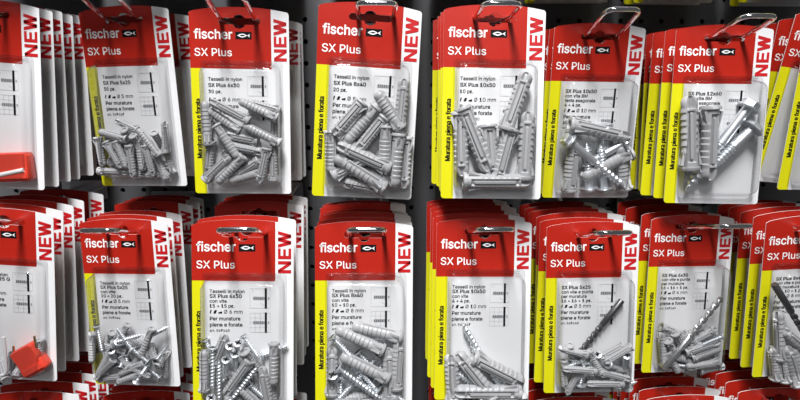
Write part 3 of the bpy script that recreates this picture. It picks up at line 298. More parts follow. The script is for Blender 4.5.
        '40,42,41 40,43,42 39,43,40 39,44,43 38,44,39 38,45,44 37,45,38 37,46,45 36,46,37 36,47,46 35,29,36 29,28,36 28,47,36 28,27,47 27,48,47 35,30,29 26,48,27 35,31,30 25,48,26 35,32,31 24,48,25 24,49,48 35,33,32 23,49,24 34,33,35 22,49,23 21,49,22 21,50,49 20,50,21 19,50,20 18,67,19 67,50,19 17,67,18 16,67,17 15,67,16 14,67,15 13,67,14 12,67,13 11,67,12 10,67,11 10,68,67 66,50,67 10,69,68 9,69,10 9,70,69 65,50,66 9,71,70 9,72,71 9,73,72 9,74,73 9,75,74 9,76,75 9,77,76 8,77,9 64,50,65 8,78,77 8,79,78 8,80,79 63,50,64 7,80,8 7,81,80 62,50,63 7,82,81 61,53,62 53,50,62 7,83,82 7,57,83 60,53,61 6,57,7 6,58,57 59,53,60 6,59,58 6,52,59 52,53,59 6,55,52 55,51,52 54,50,53 5,55,6 55,50,54 5,56,55 51,50,55 4,56,5 4,0,56 3,0,4 3,1,0 2,1,3 88,90,89 88,91,90 87,85,84 87,86,85 88,92,91 107,92,88 107,93,92 107,94,93 98,100,99 107,95,94 97,100,98 96,100,97 95,100,96 107,100,95 106,100,107 105,100,106 105,101,100 104,101,105 104,102,101 104,103,102 148,150,149 148,151,150 147,151,148 147,152,151 146,152,147 146,153,152 145,153,146 145,154,153 144,154,145 144,155,154 143,137,144 137,136,144 136,155,144 136,135,155 135,156,155 143,138,137 134,156,135 143,139,138 133,156,134 143,140,139 132,156,133 132,157,156 143,141,140 131,157,132 142,141,143 130,157,131 129,157,130 129,158,157 128,158,129 127,158,128 126,175,127 175,158,127 125,175,126 124,175,125 123,175,124 122,175,123 121,175,122 120,175,121 119,175,120 118,175,119 118,176,175 174,158,175 118,177,176 117,177,118 117,178,177 173,158,174 117,179,178 117,180,179 117,181,180 117,182,181 117,183,182 117,184,183 117,185,184 116,185,117 172,158,173 116,186,185 116,187,186 116,188,187 171,158,172 115,188,116 115,189,188 170,158,171 115,190,189 169,161,170 161,158,170 115,191,190 115,165,191 168,161,169 114,165,115 114,166,165 167,161,168 114,167,166 114,160,167 160,161,167 114,163,160 163,159,160 162,158,161 113,163,114 163,158,162 113,164,163 159,158,163 112,164,113 112,108,164 111,108,112 111,109,108 110,109,111 200,202,201 200,203,202 200,204,203 200,205,204 200,206,205 199,206,200 193,197,194 197,195,194 197,198,195 198,196,195 198,206,199 196,206,198 193,196,197 193,215,196 215,214,196 214,213,196 213,212,196 212,211,196 211,210,196 210,209,196 209,208,196 208,207,196 207,206,196 193,216,215 193,192,216 230,232,231 230,233,232 229,233,230 229,234,233 228,234,229 228,235,234 227,255,228 255,235,228 227,256,255 254,235,255 227,257,256 253,235,254 227,258,257 252,235,253 226,258,227 252,236,235 226,259,258 251,236,252 226,260,259 250,236,251 225,260,226 250,237,236 225,261,260 249,237,250 225,262,261 248,237,249 248,238,237 224,262,225 224,263,262 247,238,248 247,239,238 223,263,224 246,239,247 223,264,263 245,239,246 223,241,264 245,240,239 222,241,223 244,240,245 222,242,241 243,240,244 222,243,242 222,240,243 221,240,222 221,217,240 220,217,221 220,218,217 219,218,220 276,278,277 276,279,278 275,279,276 275,280,279 275,281,280 274,281,275 274,282,281 273,283,274 283,282,274 272,285,273 285,284,273 284,283,273 271,287,272 287,286,272 286,285,272 271,288,287 271,289,288 271,290,289 270,290,271 270,269,290 268,266,265 268,267,266 304,306,305 304,307,306 303,307,304 303,308,307 303,309,308 302,309,303 302,310,309 301,324,302 324,310,302 324,323,310 323,311,310 301,325,324 322,311,323 301,326,325 321,311,322 301,327,326 300,327,301 321,312,311 320,312,321 300,328,327 300,329,328 319,312,320 299,316,300 316,329,300 319,313,312 316,330,329 318,313,319 299,315,316 330,317,316 330,318,317 331,318,330 318,314,313 298,315,299 332,318,331 332,314,318 298,332,315 332,314,315 298,333,332 297,333,298 342,344,343 297,334,333 342,345,344 341,345,342 297,335,334 340,345,341 296,335,297 296,336,335 339,345,340 338,345,339 296,337,336 337,345,338 296,345,337 296,346,345 295,346,296 295,347,346 295,291,347 294,291,295 294,292,291 293,292,294 388,390,389 388,391,390 387,391,388 387,392,391 386,392,387 386,393,392 385,393,386 385,394,393 384,394,385 384,395,394 383,377,384 377,376,384 376,395,384 376,375,395 375,396,395 383,378,377 374,396,375 383,379,378 373,396,374 383,380,379 372,396,373 372,397,396 383,381,380 371,397,372 382,381,383 370,397,371 369,397,370 369,398,397 368,398,369 367,398,368 366,415,367 415,398,367 365,415,366 364,415,365 363,415,364 362,415,363 361,415,362 360,415,361 359,415,360 358,415,359 358,416,415 414,398,415 358,417,416 357,417,358 357,418,417 413,398,414 357,419,418 357,420,419 357,421,420 357,422,421 357,423,422 357,424,423 357,425,424 356,425,357 412,398,413 356,426,425 356,427,426 356,428,427 411,398,412 355,428,356 355,429,428 410,398,411 355,430,429 409,401,410 401,398,410 355,431,430 355,405,431 408,401,409 354,405,355 354,406,405 407,401,408 354,407,406 354,400,407 400,401,407 354,403,400 403,399,400 402,398,401 353,403,354 403,398,402 353,404,403 399,398,403 352,404,353 352,348,404 351,348,352 351,349,348 350,349,351 443,445,444 443,446,445 436,440,437 440,438,437 440,441,438 441,439,438 442,446,443 442,447,446 441,447,442 441,448,447 439,460,441 460,459,441 459,458,441 458,457,441 457,448,441 457,456,448 456,449,448 455,449,456 454,449,455 439,432,460 454,450,449 439,433,432 436,439,440 436,433,439 453,450,454 436,434,433 453,451,450 452,451,453 436,435,434 474,476,475 474,477,476 473,477,474 473,478,477 473,479,478 472,479,473 472,480,479 471,494,472 494,480,472 494,493,480 493,481,480 471,495,494 492,481,493 471,496,495 491,481,492 471,497,496 470,497,471 491,482,481 490,482,491 470,498,497 470,499,498 489,482,490 469,486,470 486,499,470 489,483,482 486,500,499 488,483,489 469,485,486 500,487,486 500,488,487 501,488,500 488,484,483 468,485,469 502,488,501 502,484,488 468,502,485 502,484,485 468,503,502 467,503,468 512,514,513 467,504,503 512,515,514 511,515,512 467,505,504 510,515,511 466,505,467 466,506,505 509,515,510 508,515,509 466,507,506 507,515,508 466,515,507 466,516,515 465,516,466 465,517,516 465,461,517 464,461,465 464,462,461 463,462,464 535,537,536 535,534,537 527,529,528 527,530,529 526,530,527 526,531,530 525,531,526 524,531,525 524,532,531 523,532,524 523,533,532 522,533,523 522,518,533 521,518,522 521,519,518 520,519,521 548,550,549 547,550,548 539,543,540 543,541,540 543,544,541 544,542,541 547,551,550 546,551,547 546,552,551 545,552,546 544,552,545 544,553,552 542,553,544 539,542,543 539,588,542 588,587,542 587,586,542 586,585,542 585,584,542 584,583,542 583,553,542 582,553,583 581,553,582 580,553,581 580,554,553 579,554,580 578,554,579 578,555,554 539,589,588 577,555,578 539,590,589 576,555,577 576,556,555 575,556,576 539,567,590 567,591,590 575,557,556 574,557,575 567,592,591 573,557,574 567,569,592 573,558,557 572,558,573 567,570,569 571,558,572 567,571,570 567,568,571 568,558,571 539,566,567 538,564,568 564,558,568 539,565,566 564,559,558 539,564,565 539,538,564 563,559,564 563,560,559 562,560,563 562,561,560 633,635,634 633,636,635 632,636,633 632,637,636 631,637,632 631,638,637 630,638,631 630,639,638 629,639,630 629,640,639 628,622,629 622,621,629 621,640,629 621,620,640 620,641,640 628,623,622 619,641,620 628,624,623 618,641,619 628,625,624 617,641,618 617,642,641 628,626,625 616,642,617 627,626,628 615,642,616 614,642,615 614,643,642 613,643,614 612,643,613 611,660,612 660,643,612 610,660,611 609,660,610 608,660,609 607,660,608 606,660,607 605,660,606 604,660,605 603,660,604 603,661,660 659,643,660 603,662,661 602,662,603 602,663,662 658,643,659 602,664,663 602,665,664 602,666,665 602,667,666 602,668,667 602,669,668 602,670,669 601,670,602 657,643,658 601,671,670 601,672,671 601,673,672 656,643,657 600,673,601 600,674,673 655,643,656 600,675,674 654,646,655 646,643,655 600,676,675 600,650,676 653,646,654 599,650,600 599,651,650 652,646,653 599,652,651 599,645,652 645,646,652 599,648,645 648,644,645 647,643,646 598,648,599 648,643,647 598,649,648 644,643,648 597,649,598 597,593,649 596,593,597 596,594,593 595,594,596 685,687,686 685,688,687 685,689,688 685,690,689 685,691,690 684,691,685 678,682,679 682,680,679 682,683,680 683,681,680 683,691,684 681,691,683 678,681,682 678,700,681 700,699,681 699,698,681 698,697,681 697,696,681 696,695,681 695,694,681 694,693,681 693,692,681 692,691,681 678,701,700 678,677,701 710,712,711 710,713,712 723,725,724 723,729,725 729,726,725 722,729,723 710,714,713 709,714,710 721,728,722 728,729,722 709,715,714 721,727,728 730,726,729 720,727,721 708,715,709 719,727,720 708,716,715 718,727,719 708,717,716 717,702,718 702,727,718 708,702,717 707,702,708 702,726,730 706,702,707 706,703,702 727,726,702 705,703,706 705,704,703 735,737,736 735,738,737 734,732,731 734,733,732 735,739,738 754,739,735 754,740,739 754,741,740 745,747,746 754,742,741 744,747,745 743,747,744 742,747,743 754,747,742 753,747,754 752,747,753 752,748,747 751,748,752 751,749,748 751,750,749 795,797,796 795,798,797 794,798,795 794,799,798 793,799,794 793,800,799 792,800,793 792,801,800 791,801,792 791,802,801 790,784,791 784,783,791 783,802,791 783,782,802 782,803,802 790,785,784 781,803,782 790,786,785 780,803,781 790,787,786 779,803,780 779,804,803 790,788,787 778,804,779 789,788,790 777,804,778 776,804,777 776,805,804 775,805,776 774,805,775 773,822,774 822,805,774 772,822,773 771,822,772 770,822,771 769,822,770 768,822,769 767,822,768 766,822,767 765,822,766 765,823,822 821,805,822 765,824,823 764,824,765 764,825,824 820,805,821 764,826,825 764,827,826 764,828,827 764,829,828 764,830,829 764,831,830 764,832,831 763,832,764 819,805,820 763,833,832 763,834,833 763,835,834 818,805,819 762,835,763 762,836,835 817,805,818 762,837,836 816,808,817 808,805,817 762,838,837 762,812,838 815,808,816 761,812,762 761,813,812 814,808,815 761,814,813 761,807,814 807,808,814 761,810,807 810,806,807 809,805,808 760,810,761 810,805,809 760,811,810 806,805,810 759,811,760 759,755,811 758,755,759 758,756,755 757,756,758 847,849,848 847,850,849 847,851,850 847,852,851 847,853,852 846,853,847 840,844,841 844,842,841 844,845,842 845,843,842 845,853,846 843,853,845 840,843,844 840,862,843 862,861,843 861,860,843 860,859,843 859,858,843 858,857,843 857,856,843 856,855,843 855,854,843 854,853,843 840,863,862 840,839,863 872,874,873 872,875,874 885,887,886 885,891,887 891,888,887 884,891,885 872,876,875 871,876,872 883,890,884 890,891,884 871,877,876 883,889,890 892,888,891 882,889,883 870,877,871 881,889,882 870,878,877 880,889,881 870,879,878 879,864,880 864,889,880 870,864,879 869,864,870 864,888,892 868,864,869 868,865,864 889,888,864 867,865,868 867,866,865 894,947,895 947,896,895 947,948,896 948,897,896 914,927,915 927,916,915 927,928,916 928,917,916 894,946,947 949,897,948 914,926,927 929,917,928 950,897,949 914,925,926 930,917,929 894,945,946 951,897,950 914,924,925 931,917,930 894,944,945 952,897,951 914,923,924 932,917,931 894,943,944 953,897,952 914,922,923 933,921,932 921,917,932 894,954,943 954,942,943 954,942,953 942,897,953 914,933,922 933,921,922 914,934,933 941,897,942 894,955,954 920,917,921 914,935,934 940,897,941 894,956,955 919,917,920 914,936,935 939,897,940 894,893,956 918,917,919 914,937,936 938,897,939 938,898,897 913,937,914 938,899,898 912,937,913 938,900,899 911,937,912 938,906,900 906,901,900 910,905,911 905,937,911 906,909,901 909,902,901 909,902,910 902,903,910 903,904,910 904,905,910 906,908,909 906,907,908 938,905,906 938,937,905'),
    'g+': ('261,28 192,28 192,370 261,370 397,166 55,166 55,232 397,232',
        '1,3,2 1,0,3 5,7,6 5,4,7'),
    'g.': ('132,5 115,-7 95,-11 75,-7 59,5 47,21 43,41 47,61 59,78 75,89 95,93 115,89 132,78 143,61 147,41 143,21',
        '9,11,10 9,12,11 8,12,9 7,12,8 7,13,12 6,13,7 6,14,13 6,15,14 5,15,6 5,0,15 4,0,5 4,1,0 3,1,4 2,1,3'),
    'g0': ('327,19 281,-5 227,-13 172,-5 126,19 90,58 63,111 47,177 42,254 47,331 63,397 90,450 127,489 173,514 227,522 281,514 327,489 363,450 390,397 406,331 411,254 406,177 390,111 364,58 167,78 194,61 227,56 259,61 286,78 308,106 324,146 334,195 338,254 334,314 324,363 308,402 286,431 259,448 227,453 194,448 167,431 145,402 129,363 119,314 115,254 119,195 129,146 145,106',
        '13,15,14 12,15,13 12,16,15 11,16,12 11,38,16 38,17,16 11,39,38 37,17,38 10,39,11 37,18,17 36,18,37 10,40,39 10,41,40 35,18,36 10,42,41 34,18,35 9,42,10 34,19,18 33,19,34 9,43,42 8,43,9 33,20,19 32,20,33 8,44,43 7,44,8 32,21,20 7,45,44 31,21,32 7,46,45 30,21,31 6,46,7 30,22,21 6,47,46 29,22,30 29,23,22 5,47,6 28,23,29 5,24,47 27,23,28 5,25,24 5,26,25 26,23,27 26,0,23 4,26,5 4,0,26 4,1,0 3,1,4 3,2,1'),
    'g1': ('397,-6 70,-6 70,61 397,61 196,515 282,515 282,-6 206,-6 206,442 211,442 80,346 80,430',
        '11,5,4 11,8,5 8,9,5 9,6,5 11,7,8 10,6,9 10,7,11 7,6,10 1,3,2 1,0,3'),
    'g2': ('395,-6 58,-6 58,50 230,233 256,261 277,286 294,308 305,329 312,350 314,371 311,395 302,415 289,432 270,444 249,451 224,454 197,451 175,442 157,429 144,411 136,388 132,356 59,356 65,406 81,445 107,478 140,502 180,517 225,522 269,517 309,502 341,479 366,448 382,412 387,373 384,344 377,316 362,287 341,255 311,219 271,175 159,58 159,63 395,63',
        '27,29,28 27,30,29 26,30,27 26,31,30 25,31,26 25,32,31 24,15,25 15,32,25 24,16,15 14,32,15 13,32,14 24,17,16 13,33,32 23,17,24 12,33,13 23,18,17 11,33,12 23,19,18 10,33,11 10,34,33 23,20,19 22,20,23 9,34,10 22,21,20 9,35,34 8,35,9 7,35,8 7,36,35 6,36,7 6,37,36 5,37,6 5,38,37 4,38,5 3,38,4 3,39,38 2,39,3 2,40,39 2,42,40 42,41,40 2,43,42 2,0,43 1,0,2'),
    'g3': ('311,7 268,-8 218,-13 172,-9 130,4 94,25 65,54 46,89 36,138 114,138 120,110 131,91 147,76 167,65 192,58 218,56 247,58 273,66 294,79 310,96 320,118 323,145 320,170 311,193 295,213 272,228 241,238 201,242 151,242 151,301 282,451 282,446 64,446 64,515 378,515 378,458 205,262 205,295 265,294 311,281 348,258 376,226 393,187 399,145 393,101 376,63 348,31',
        '32,34,33 32,35,34 32,30,35 30,31,35 31,36,35 32,29,30 29,31,32 29,37,31 37,36,31 28,37,29 28,38,37 28,39,38 28,40,39 28,27,40 27,26,40 26,41,40 25,41,26 24,41,25 24,42,41 23,42,24 22,42,23 22,43,42 21,43,22 20,43,21 20,44,43 7,9,8 7,10,9 19,44,20 7,11,10 19,45,44 18,45,19 7,12,11 6,12,7 17,45,18 6,13,12 16,45,17 6,14,13 16,46,45 15,46,16 6,15,14 6,46,15 5,46,6 5,0,46 4,0,5 4,1,0 3,1,4 3,2,1'),
    'g4': ('419,99 34,99 34,160 243,515 321,515 115,164 115,169 419,169 349,-6 276,-6 276,121 276,146 276,324 349,324',
        '2,4,3 2,6,4 6,5,4 11,13,12 11,8,13 2,7,6 2,11,7 11,0,7 1,11,2 1,10,11 8,0,11 1,9,10 9,0,1 9,8,0'),
    'g5': ('312,10 269,-7 221,-13 177,-8 137,6 104,28 78,57 61,91 53,136 127,136 133,111 143,93 157,77 176,66 197,58 221,56 249,59 273,70 293,86 309,107 318,133 322,162 318,192 308,218 292,240 272,257 247,267 218,271 193,269 169,263 148,253 130,240 61,247 91,515 372,515 372,446 156,446 141,307 134,307 152,320 176,331 202,337 229,340 264,336 296,326 325,311 349,289 369,263 384,233 394,200 397,163 391,115 374,73 347,37',
        '32,36,33 36,34,33 36,35,34 32,38,36 38,37,36 41,43,42 40,43,41 40,44,43 39,44,40 39,45,44 38,45,39 38,46,45 32,28,38 28,46,38 28,27,46 27,47,46 26,47,27 32,29,28 25,47,26 25,48,47 32,30,29 24,48,25 32,31,30 23,48,24 23,49,48 22,49,23 22,50,49 21,50,22 21,51,50 20,51,21 7,9,8 7,10,9 19,51,20 19,52,51 7,11,10 18,52,19 7,12,11 6,12,7 17,52,18 6,13,12 17,53,52 16,53,17 6,14,13 15,53,16 6,15,14 5,15,6 5,53,15 5,0,53 4,0,5 4,1,0 3,1,4 3,2,1'),
    'g6': ('313,9 272,-7 226,-13 180,-7 139,9 105,36 79,72 63,114 57,162 62,201 74,241 97,288 132,344 249,515 333,515 154,255 135,255 149,279 161,292 176,304 193,313 213,318 235,320 280,315 319,300 351,275 375,243 390,203 395,157 389,111 373,70 347,35 177,68 200,58 226,55 253,58 275,68 294,84 309,104 318,129 321,157 318,186 309,211 294,231 275,246 253,256 226,259 200,256 177,246 158,231 143,211 134,187 131,158 134,130 143,104 158,84',
        '12,14,13 12,20,14 20,15,14 11,20,12 21,23,22 20,23,21 20,24,23 11,19,20 15,24,20 11,18,19 15,25,24 11,17,18 10,17,11 10,16,17 15,46,25 46,26,25 15,47,46 45,26,46 15,48,47 44,26,45 10,15,16 10,48,15 10,49,48 43,26,44 43,27,26 9,49,10 9,50,49 42,27,43 9,51,50 41,27,42 41,28,27 8,51,9 8,52,51 40,28,41 7,52,8 7,53,52 39,28,40 39,29,28 7,54,53 38,29,39 6,54,7 38,30,29 6,55,54 37,30,38 6,32,55 36,30,37 5,32,6 36,31,30 5,33,32 35,31,36 5,34,33 34,31,35 5,31,34 4,31,5 4,0,31 3,0,4 3,1,0 2,1,3'),
    'g7': ('169,-6 87,-6 317,450 317,446 56,446 56,515 397,515 397,447',
        '4,6,5 4,2,6 2,7,6 4,1,2 3,7,2 3,0,7 1,3,4 1,0,3'),
    'g8': ('319,6 276,-8 226,-13 177,-8 133,6 97,28 69,58 52,94 46,135 49,168 60,198 76,224 97,246 123,262 147,269 147,263 115,277 88,304 70,340 64,380 70,419 85,453 110,482 143,503 182,517 226,522 270,517 309,503 341,482 366,453 382,419 388,380 382,340 364,304 337,277 306,263 306,269 330,262 355,246 376,224 393,198 403,168 407,135 401,94 383,58 356,28 170,66 196,58 226,55 257,58 282,66 303,78 318,95 327,115 331,139 327,164 317,185 301,203 280,217 255,226 226,229 197,226 172,217 151,203 135,185 125,164 121,139 125,115 134,95 149,78 180,306 202,298 226,296 250,298 271,306 289,318 302,334 310,353 313,376 310,398 302,417 290,432 272,444 251,451 226,454 201,451 180,444 163,432 150,417 142,398 139,376 142,353 150,334 163,318',
        '24,26,25 23,26,24 23,27,26 22,27,23 22,28,27 22,29,28 21,84,22 84,29,22 21,85,84 83,29,84 83,30,29 20,85,21 82,30,83 20,86,85 81,30,82 20,87,86 80,30,81 20,88,87 80,31,30 19,88,20 79,31,80 19,89,88 78,31,79 19,90,89 78,32,31 18,90,19 77,32,78 18,91,90 76,32,77 18,92,91 76,33,32 17,92,18 75,33,76 17,93,92 17,70,93 74,33,75 17,71,70 73,33,74 73,34,33 16,71,17 16,72,71 72,34,73 16,34,72 16,36,34 36,35,34 15,14,16 14,36,16 13,36,14 13,37,36 12,37,13 12,38,37 11,38,12 11,60,38 60,39,38 11,61,60 59,39,60 58,39,59 11,62,61 58,40,39 10,62,11 57,40,58 10,63,62 10,64,63 56,40,57 56,41,40 9,64,10 9,65,64 55,41,56 55,42,41 8,65,9 8,66,65 54,42,55 53,42,54 8,67,66 53,43,42 7,67,8 52,43,53 7,68,67 51,43,52 7,69,68 6,69,7 51,44,43 6,46,69 50,44,51 6,47,46 49,44,50 5,47,6 49,45,44 5,48,47 48,45,49 5,45,48 4,45,5 4,0,45 4,1,0 3,1,4 3,2,1'),
    'g9': ('140,500 180,516 226,522 272,516 313,499 347,473 373,437 389,395 395,347 391,308 378,267 355,221 320,165 204,-6 119,-6 298,254 318,254 304,230 292,217 277,205 259,196 239,190 218,189 173,194 134,209 102,233 78,266 62,306 57,352 63,398 79,439 105,474 276,441 253,451 226,454 200,451 177,441 158,425 144,404 134,380 131,352 134,323 144,298 158,278 177,262 200,253 226,249 252,253 276,262 295,278 309,298 318,322 321,350 318,379 309,404 295,425',
        '1,3,2 0,3,1 0,4,3 31,4,0 31,5,4 30,5,31 30,34,5 34,6,5 30,35,34 33,6,34 30,36,35 32,6,33 55,6,32 30,37,36 29,37,30 55,7,6 29,38,37 54,7,55 29,39,38 53,7,54 28,39,29 53,8,7 28,40,39 52,8,53 27,40,28 27,41,40 51,8,52 51,9,8 27,42,41 50,9,51 50,10,9 26,42,27 26,43,42 49,10,50 26,44,43 48,10,49 48,16,10 16,11,10 25,44,26 25,45,44 47,15,48 15,16,48 17,11,16 47,21,15 21,14,15 25,46,45 46,21,47 25,21,46 24,21,25 18,11,17 18,12,11 19,12,18 23,21,24 20,12,19 21,12,20 22,21,23 14,12,21 14,13,12'),
    'gB': ('247,-6 54,-6 54,515 241,515 291,510 332,496 363,474 386,445 400,411 404,374 401,343 392,317 378,297 360,281 339,269 321,262 321,267 341,263 366,251 389,232 408,206 420,174 424,136 419,98 405,64 381,35 347,12 302,-1 131,225 131,63 244,63 294,69 326,84 343,108 349,137 346,160 337,181 323,199 303,213 278,222 248,225 131,446 131,291 238,291 263,294 286,302 304,314 318,330 327,349 330,372 324,401 308,424 281,440 240,446',
        '1,41,2 41,3,2 41,4,3 41,5,4 41,6,5 41,53,6 53,7,6 1,42,41 52,7,53 52,8,7 51,8,52 50,8,51 50,9,8 49,9,50 49,10,9 48,10,49 47,10,48 47,11,10 46,11,47 46,12,11 45,12,46 44,12,45 44,13,12 43,13,44 1,28,42 28,43,42 28,13,43 28,16,13 16,14,13 16,15,14 28,17,16 28,18,17 28,19,18 28,40,19 40,39,19 39,20,19 1,29,28 38,20,39 37,20,38 37,21,20 36,21,37 35,21,36 35,22,21 34,22,35 33,22,34 33,23,22 32,23,33 32,24,23 31,24,32 30,24,31 30,25,24 1,30,29 1,25,30 1,26,25 1,27,26 1,0,27'),
    'gG': ('379,13 327,-6 269,-13 203,-5 146,20 99,60 64,113 42,178 34,254 42,330 64,396 99,449 146,489 202,513 265,522 305,518 342,509 377,494 407,474 433,449 454,419 470,386 482,343 404,343 393,370 382,390 368,407 352,422 334,434 313,443 291,448 265,450 224,444 186,427 155,400 130,361 115,313 109,254 115,196 131,147 155,109 187,82 226,65 269,59 308,63 342,76 370,98 391,126 404,161 410,209 503,193 277,193 277,262 484,262 484,200 477,140 456,88 423,45',
        '13,15,14 13,16,15 12,16,13 12,17,16 12,18,17 11,18,12 11,31,18 31,19,18 11,32,31 30,19,31 10,32,11 30,20,19 29,20,30 10,33,32 28,20,29 27,20,28 10,34,33 26,20,27 26,21,20 25,21,26 10,35,34 9,35,10 24,21,25 24,22,21 23,22,24 9,36,35 8,36,9 8,37,36 51,53,52 51,49,53 49,54,53 8,38,37 7,38,8 51,48,49 50,54,49 55,50,54 7,39,38 48,50,51 48,55,50 6,39,7 47,55,48 6,40,39 47,56,55 46,56,47 5,40,6 5,41,40 45,56,46 45,57,56 5,42,41 44,57,45 5,43,42 43,57,44 4,43,5 4,57,43 4,0,57 3,0,4 3,1,0 2,1,3'),
    'gM': ('128,-6 54,-6 54,515 156,515 283,189 288,176 293,161 299,143 305,124 311,105 317,86 323,67 330,43 299,43 307,67 312,84 318,103 324,123 330,142 336,160 342,176 347,189 472,515 574,515 574,-6 498,-6 498,291 498,308 498,327 499,347 499,369 500,391 500,413 501,436 501,463 521,463 511,432 503,407 495,384 488,361 480,339 473,320 467,303 461,289 346,-6 282,-6 165,289 160,302 153,319 147,338 139,359 131,382 123,406 115,430 104,463 125,463 125,437 126,416 126,394 127,372 127,350 128,329 128,309 128,291',
        '1,54,2 54,3,2 54,55,3 55,4,3 21,34,22 34,23,22 34,35,23 35,24,23 1,53,54 56,4,55 21,33,34 36,24,35 57,4,56 21,32,33 37,24,36 1,52,53 58,4,57 21,31,32 38,31,37 31,24,37 1,58,52 58,51,52 1,59,58 51,4,58 21,38,31 38,30,31 21,39,38 50,4,51 1,60,59 21,40,39 49,4,50 1,61,60 21,41,40 48,4,49 1,62,61 21,42,41 47,4,48 1,63,62 21,43,42 46,4,47 1,0,63 21,44,43 45,4,46 45,5,4 20,44,21 45,6,5 19,44,20 45,7,6 18,44,19 45,8,7 17,44,18 45,9,8 16,44,17 45,15,9 15,10,9 15,10,16 10,44,16 11,44,10 45,14,15 12,44,11 45,13,14 45,12,13 45,44,12'),
    'gP': ('131,-6 54,-6 54,515 236,515 290,509 335,493 370,467 395,433 410,392 415,348 410,303 395,263 370,228 335,202 290,185 236,180 103,180 103,248 232,248 267,252 294,261 314,276 328,296 336,320 338,348 336,375 328,399 314,418 294,433 267,443 232,446 131,446',
        '1,31,2 31,3,2 31,4,3 31,5,4 31,6,5 31,30,6 30,7,6 1,17,31 17,0,31 29,7,30 28,7,29 27,7,28 27,8,7 26,8,27 25,8,26 25,9,8 24,9,25 23,9,24 23,10,9 22,10,23 22,11,10 21,11,22 20,11,21 20,12,11 19,12,20 18,12,19 1,16,17 0,18,17 0,15,18 15,12,18 15,13,12 15,14,13 1,15,16 1,0,15'),
    'gS': ('326,5 279,-10 224,-15 171,-10 125,4 87,26 59,57 40,94 31,143 109,143 116,112 128,92 146,76 169,64 195,57 224,55 256,58 284,66 307,79 325,96 336,116 339,139 336,159 327,175 313,188 293,199 270,208 243,216 182,234 125,255 82,285 55,324 46,372 52,415 70,451 98,481 135,503 179,517 227,522 276,517 319,503 354,481 382,452 400,417 408,372 333,372 321,409 299,432 266,447 225,452 195,450 170,442 149,430 134,415 124,396 121,376 125,354 135,338 152,324 172,314 193,305 214,299 266,285 289,278 314,269 339,257 362,242 383,224 400,200 411,172 414,139 409,97 392,60 364,29',
        '37,39,38 36,39,37 36,40,39 35,40,36 35,41,40 34,41,35 34,49,41 49,42,41 34,50,49 48,42,49 48,43,42 33,50,34 33,51,50 47,43,48 33,52,51 46,43,47 33,53,52 46,44,43 33,54,53 32,54,33 45,44,46 32,55,54 32,56,55 31,56,32 31,57,56 31,58,57 31,59,58 30,59,31 30,60,59 30,61,60 30,62,61 30,63,62 29,63,30 29,64,63 29,65,64 29,66,65 28,66,29 28,67,66 27,67,28 27,68,67 26,68,27 25,68,26 25,69,68 24,69,25 23,69,24 22,69,23 22,70,69 21,70,22 7,9,8 7,10,9 20,70,21 20,71,70 19,71,20 7,11,10 19,72,71 18,72,19 6,11,7 6,12,11 17,72,18 6,13,12 16,72,17 6,14,13 16,73,72 15,73,16 6,15,14 5,15,6 5,73,15 5,0,73 4,0,5 4,1,0 3,1,4 3,2,1'),
    'gT': ('187,446 26,446 26,515 423,515 423,446 263,446 263,-6 187,-6',
        '1,3,2 1,4,3 0,4,1 7,5,0 5,4,0 7,6,5'),
    'gX': ('95,-6 7,-6 223,303 223,217 18,515 107,515 183,404 197,383 209,364 219,348 229,332 238,315 253,286 222,286 237,314 247,332 256,348 267,364 279,383 293,404 370,515 458,515 253,220 253,306 467,-6 379,-6 287,126 274,145 263,162 254,177 245,192 235,209 221,237 254,237 240,210 231,193 221,178 211,162 200,146 187,126',
        '3,5,4 3,6,5 19,21,20 19,22,21 18,22,19 3,7,6 3,32,7 32,8,7 17,33,18 33,22,18 32,9,8 16,33,17 32,13,9 13,2,9 2,10,9 15,23,16 23,12,16 12,33,16 2,14,10 14,11,10 14,11,15 11,23,15 12,23,11 2,13,14 22,12,23 12,24,23 1,13,2 13,3,2 1,32,13 32,3,13 22,33,12 33,24,12 1,31,32 34,24,33 35,30,34 30,24,34 1,35,31 35,30,31 1,36,35 29,24,30 1,37,36 28,24,29 1,38,37 27,24,28 1,39,38 26,24,27 25,24,26 1,0,39'),
    'ga': ('217,-5 191,-12 160,-15 124,-11 92,-1 64,17 43,41 29,72 24,108 28,139 38,164 54,184 74,198 98,209 124,216 151,222 177,226 208,230 233,233 251,236 262,240 267,246 270,255 270,256 267,277 261,294 251,307 237,317 219,323 196,325 172,323 152,317 135,308 122,297 112,284 103,267 32,288 52,326 75,351 101,369 131,381 162,388 194,390 216,389 240,385 265,378 289,365 310,348 328,323 339,291 343,252 343,-6 271,-6 271,46 276,46 269,35 256,20 239,7 132,58 150,53 170,51 200,55 225,64 244,78 258,96 267,117 270,138 270,178 272,180 261,176 248,173 232,170 216,167 201,165 187,164 176,162 156,158 136,153 120,145 108,135 101,122 98,105 100,89 107,76 117,66',
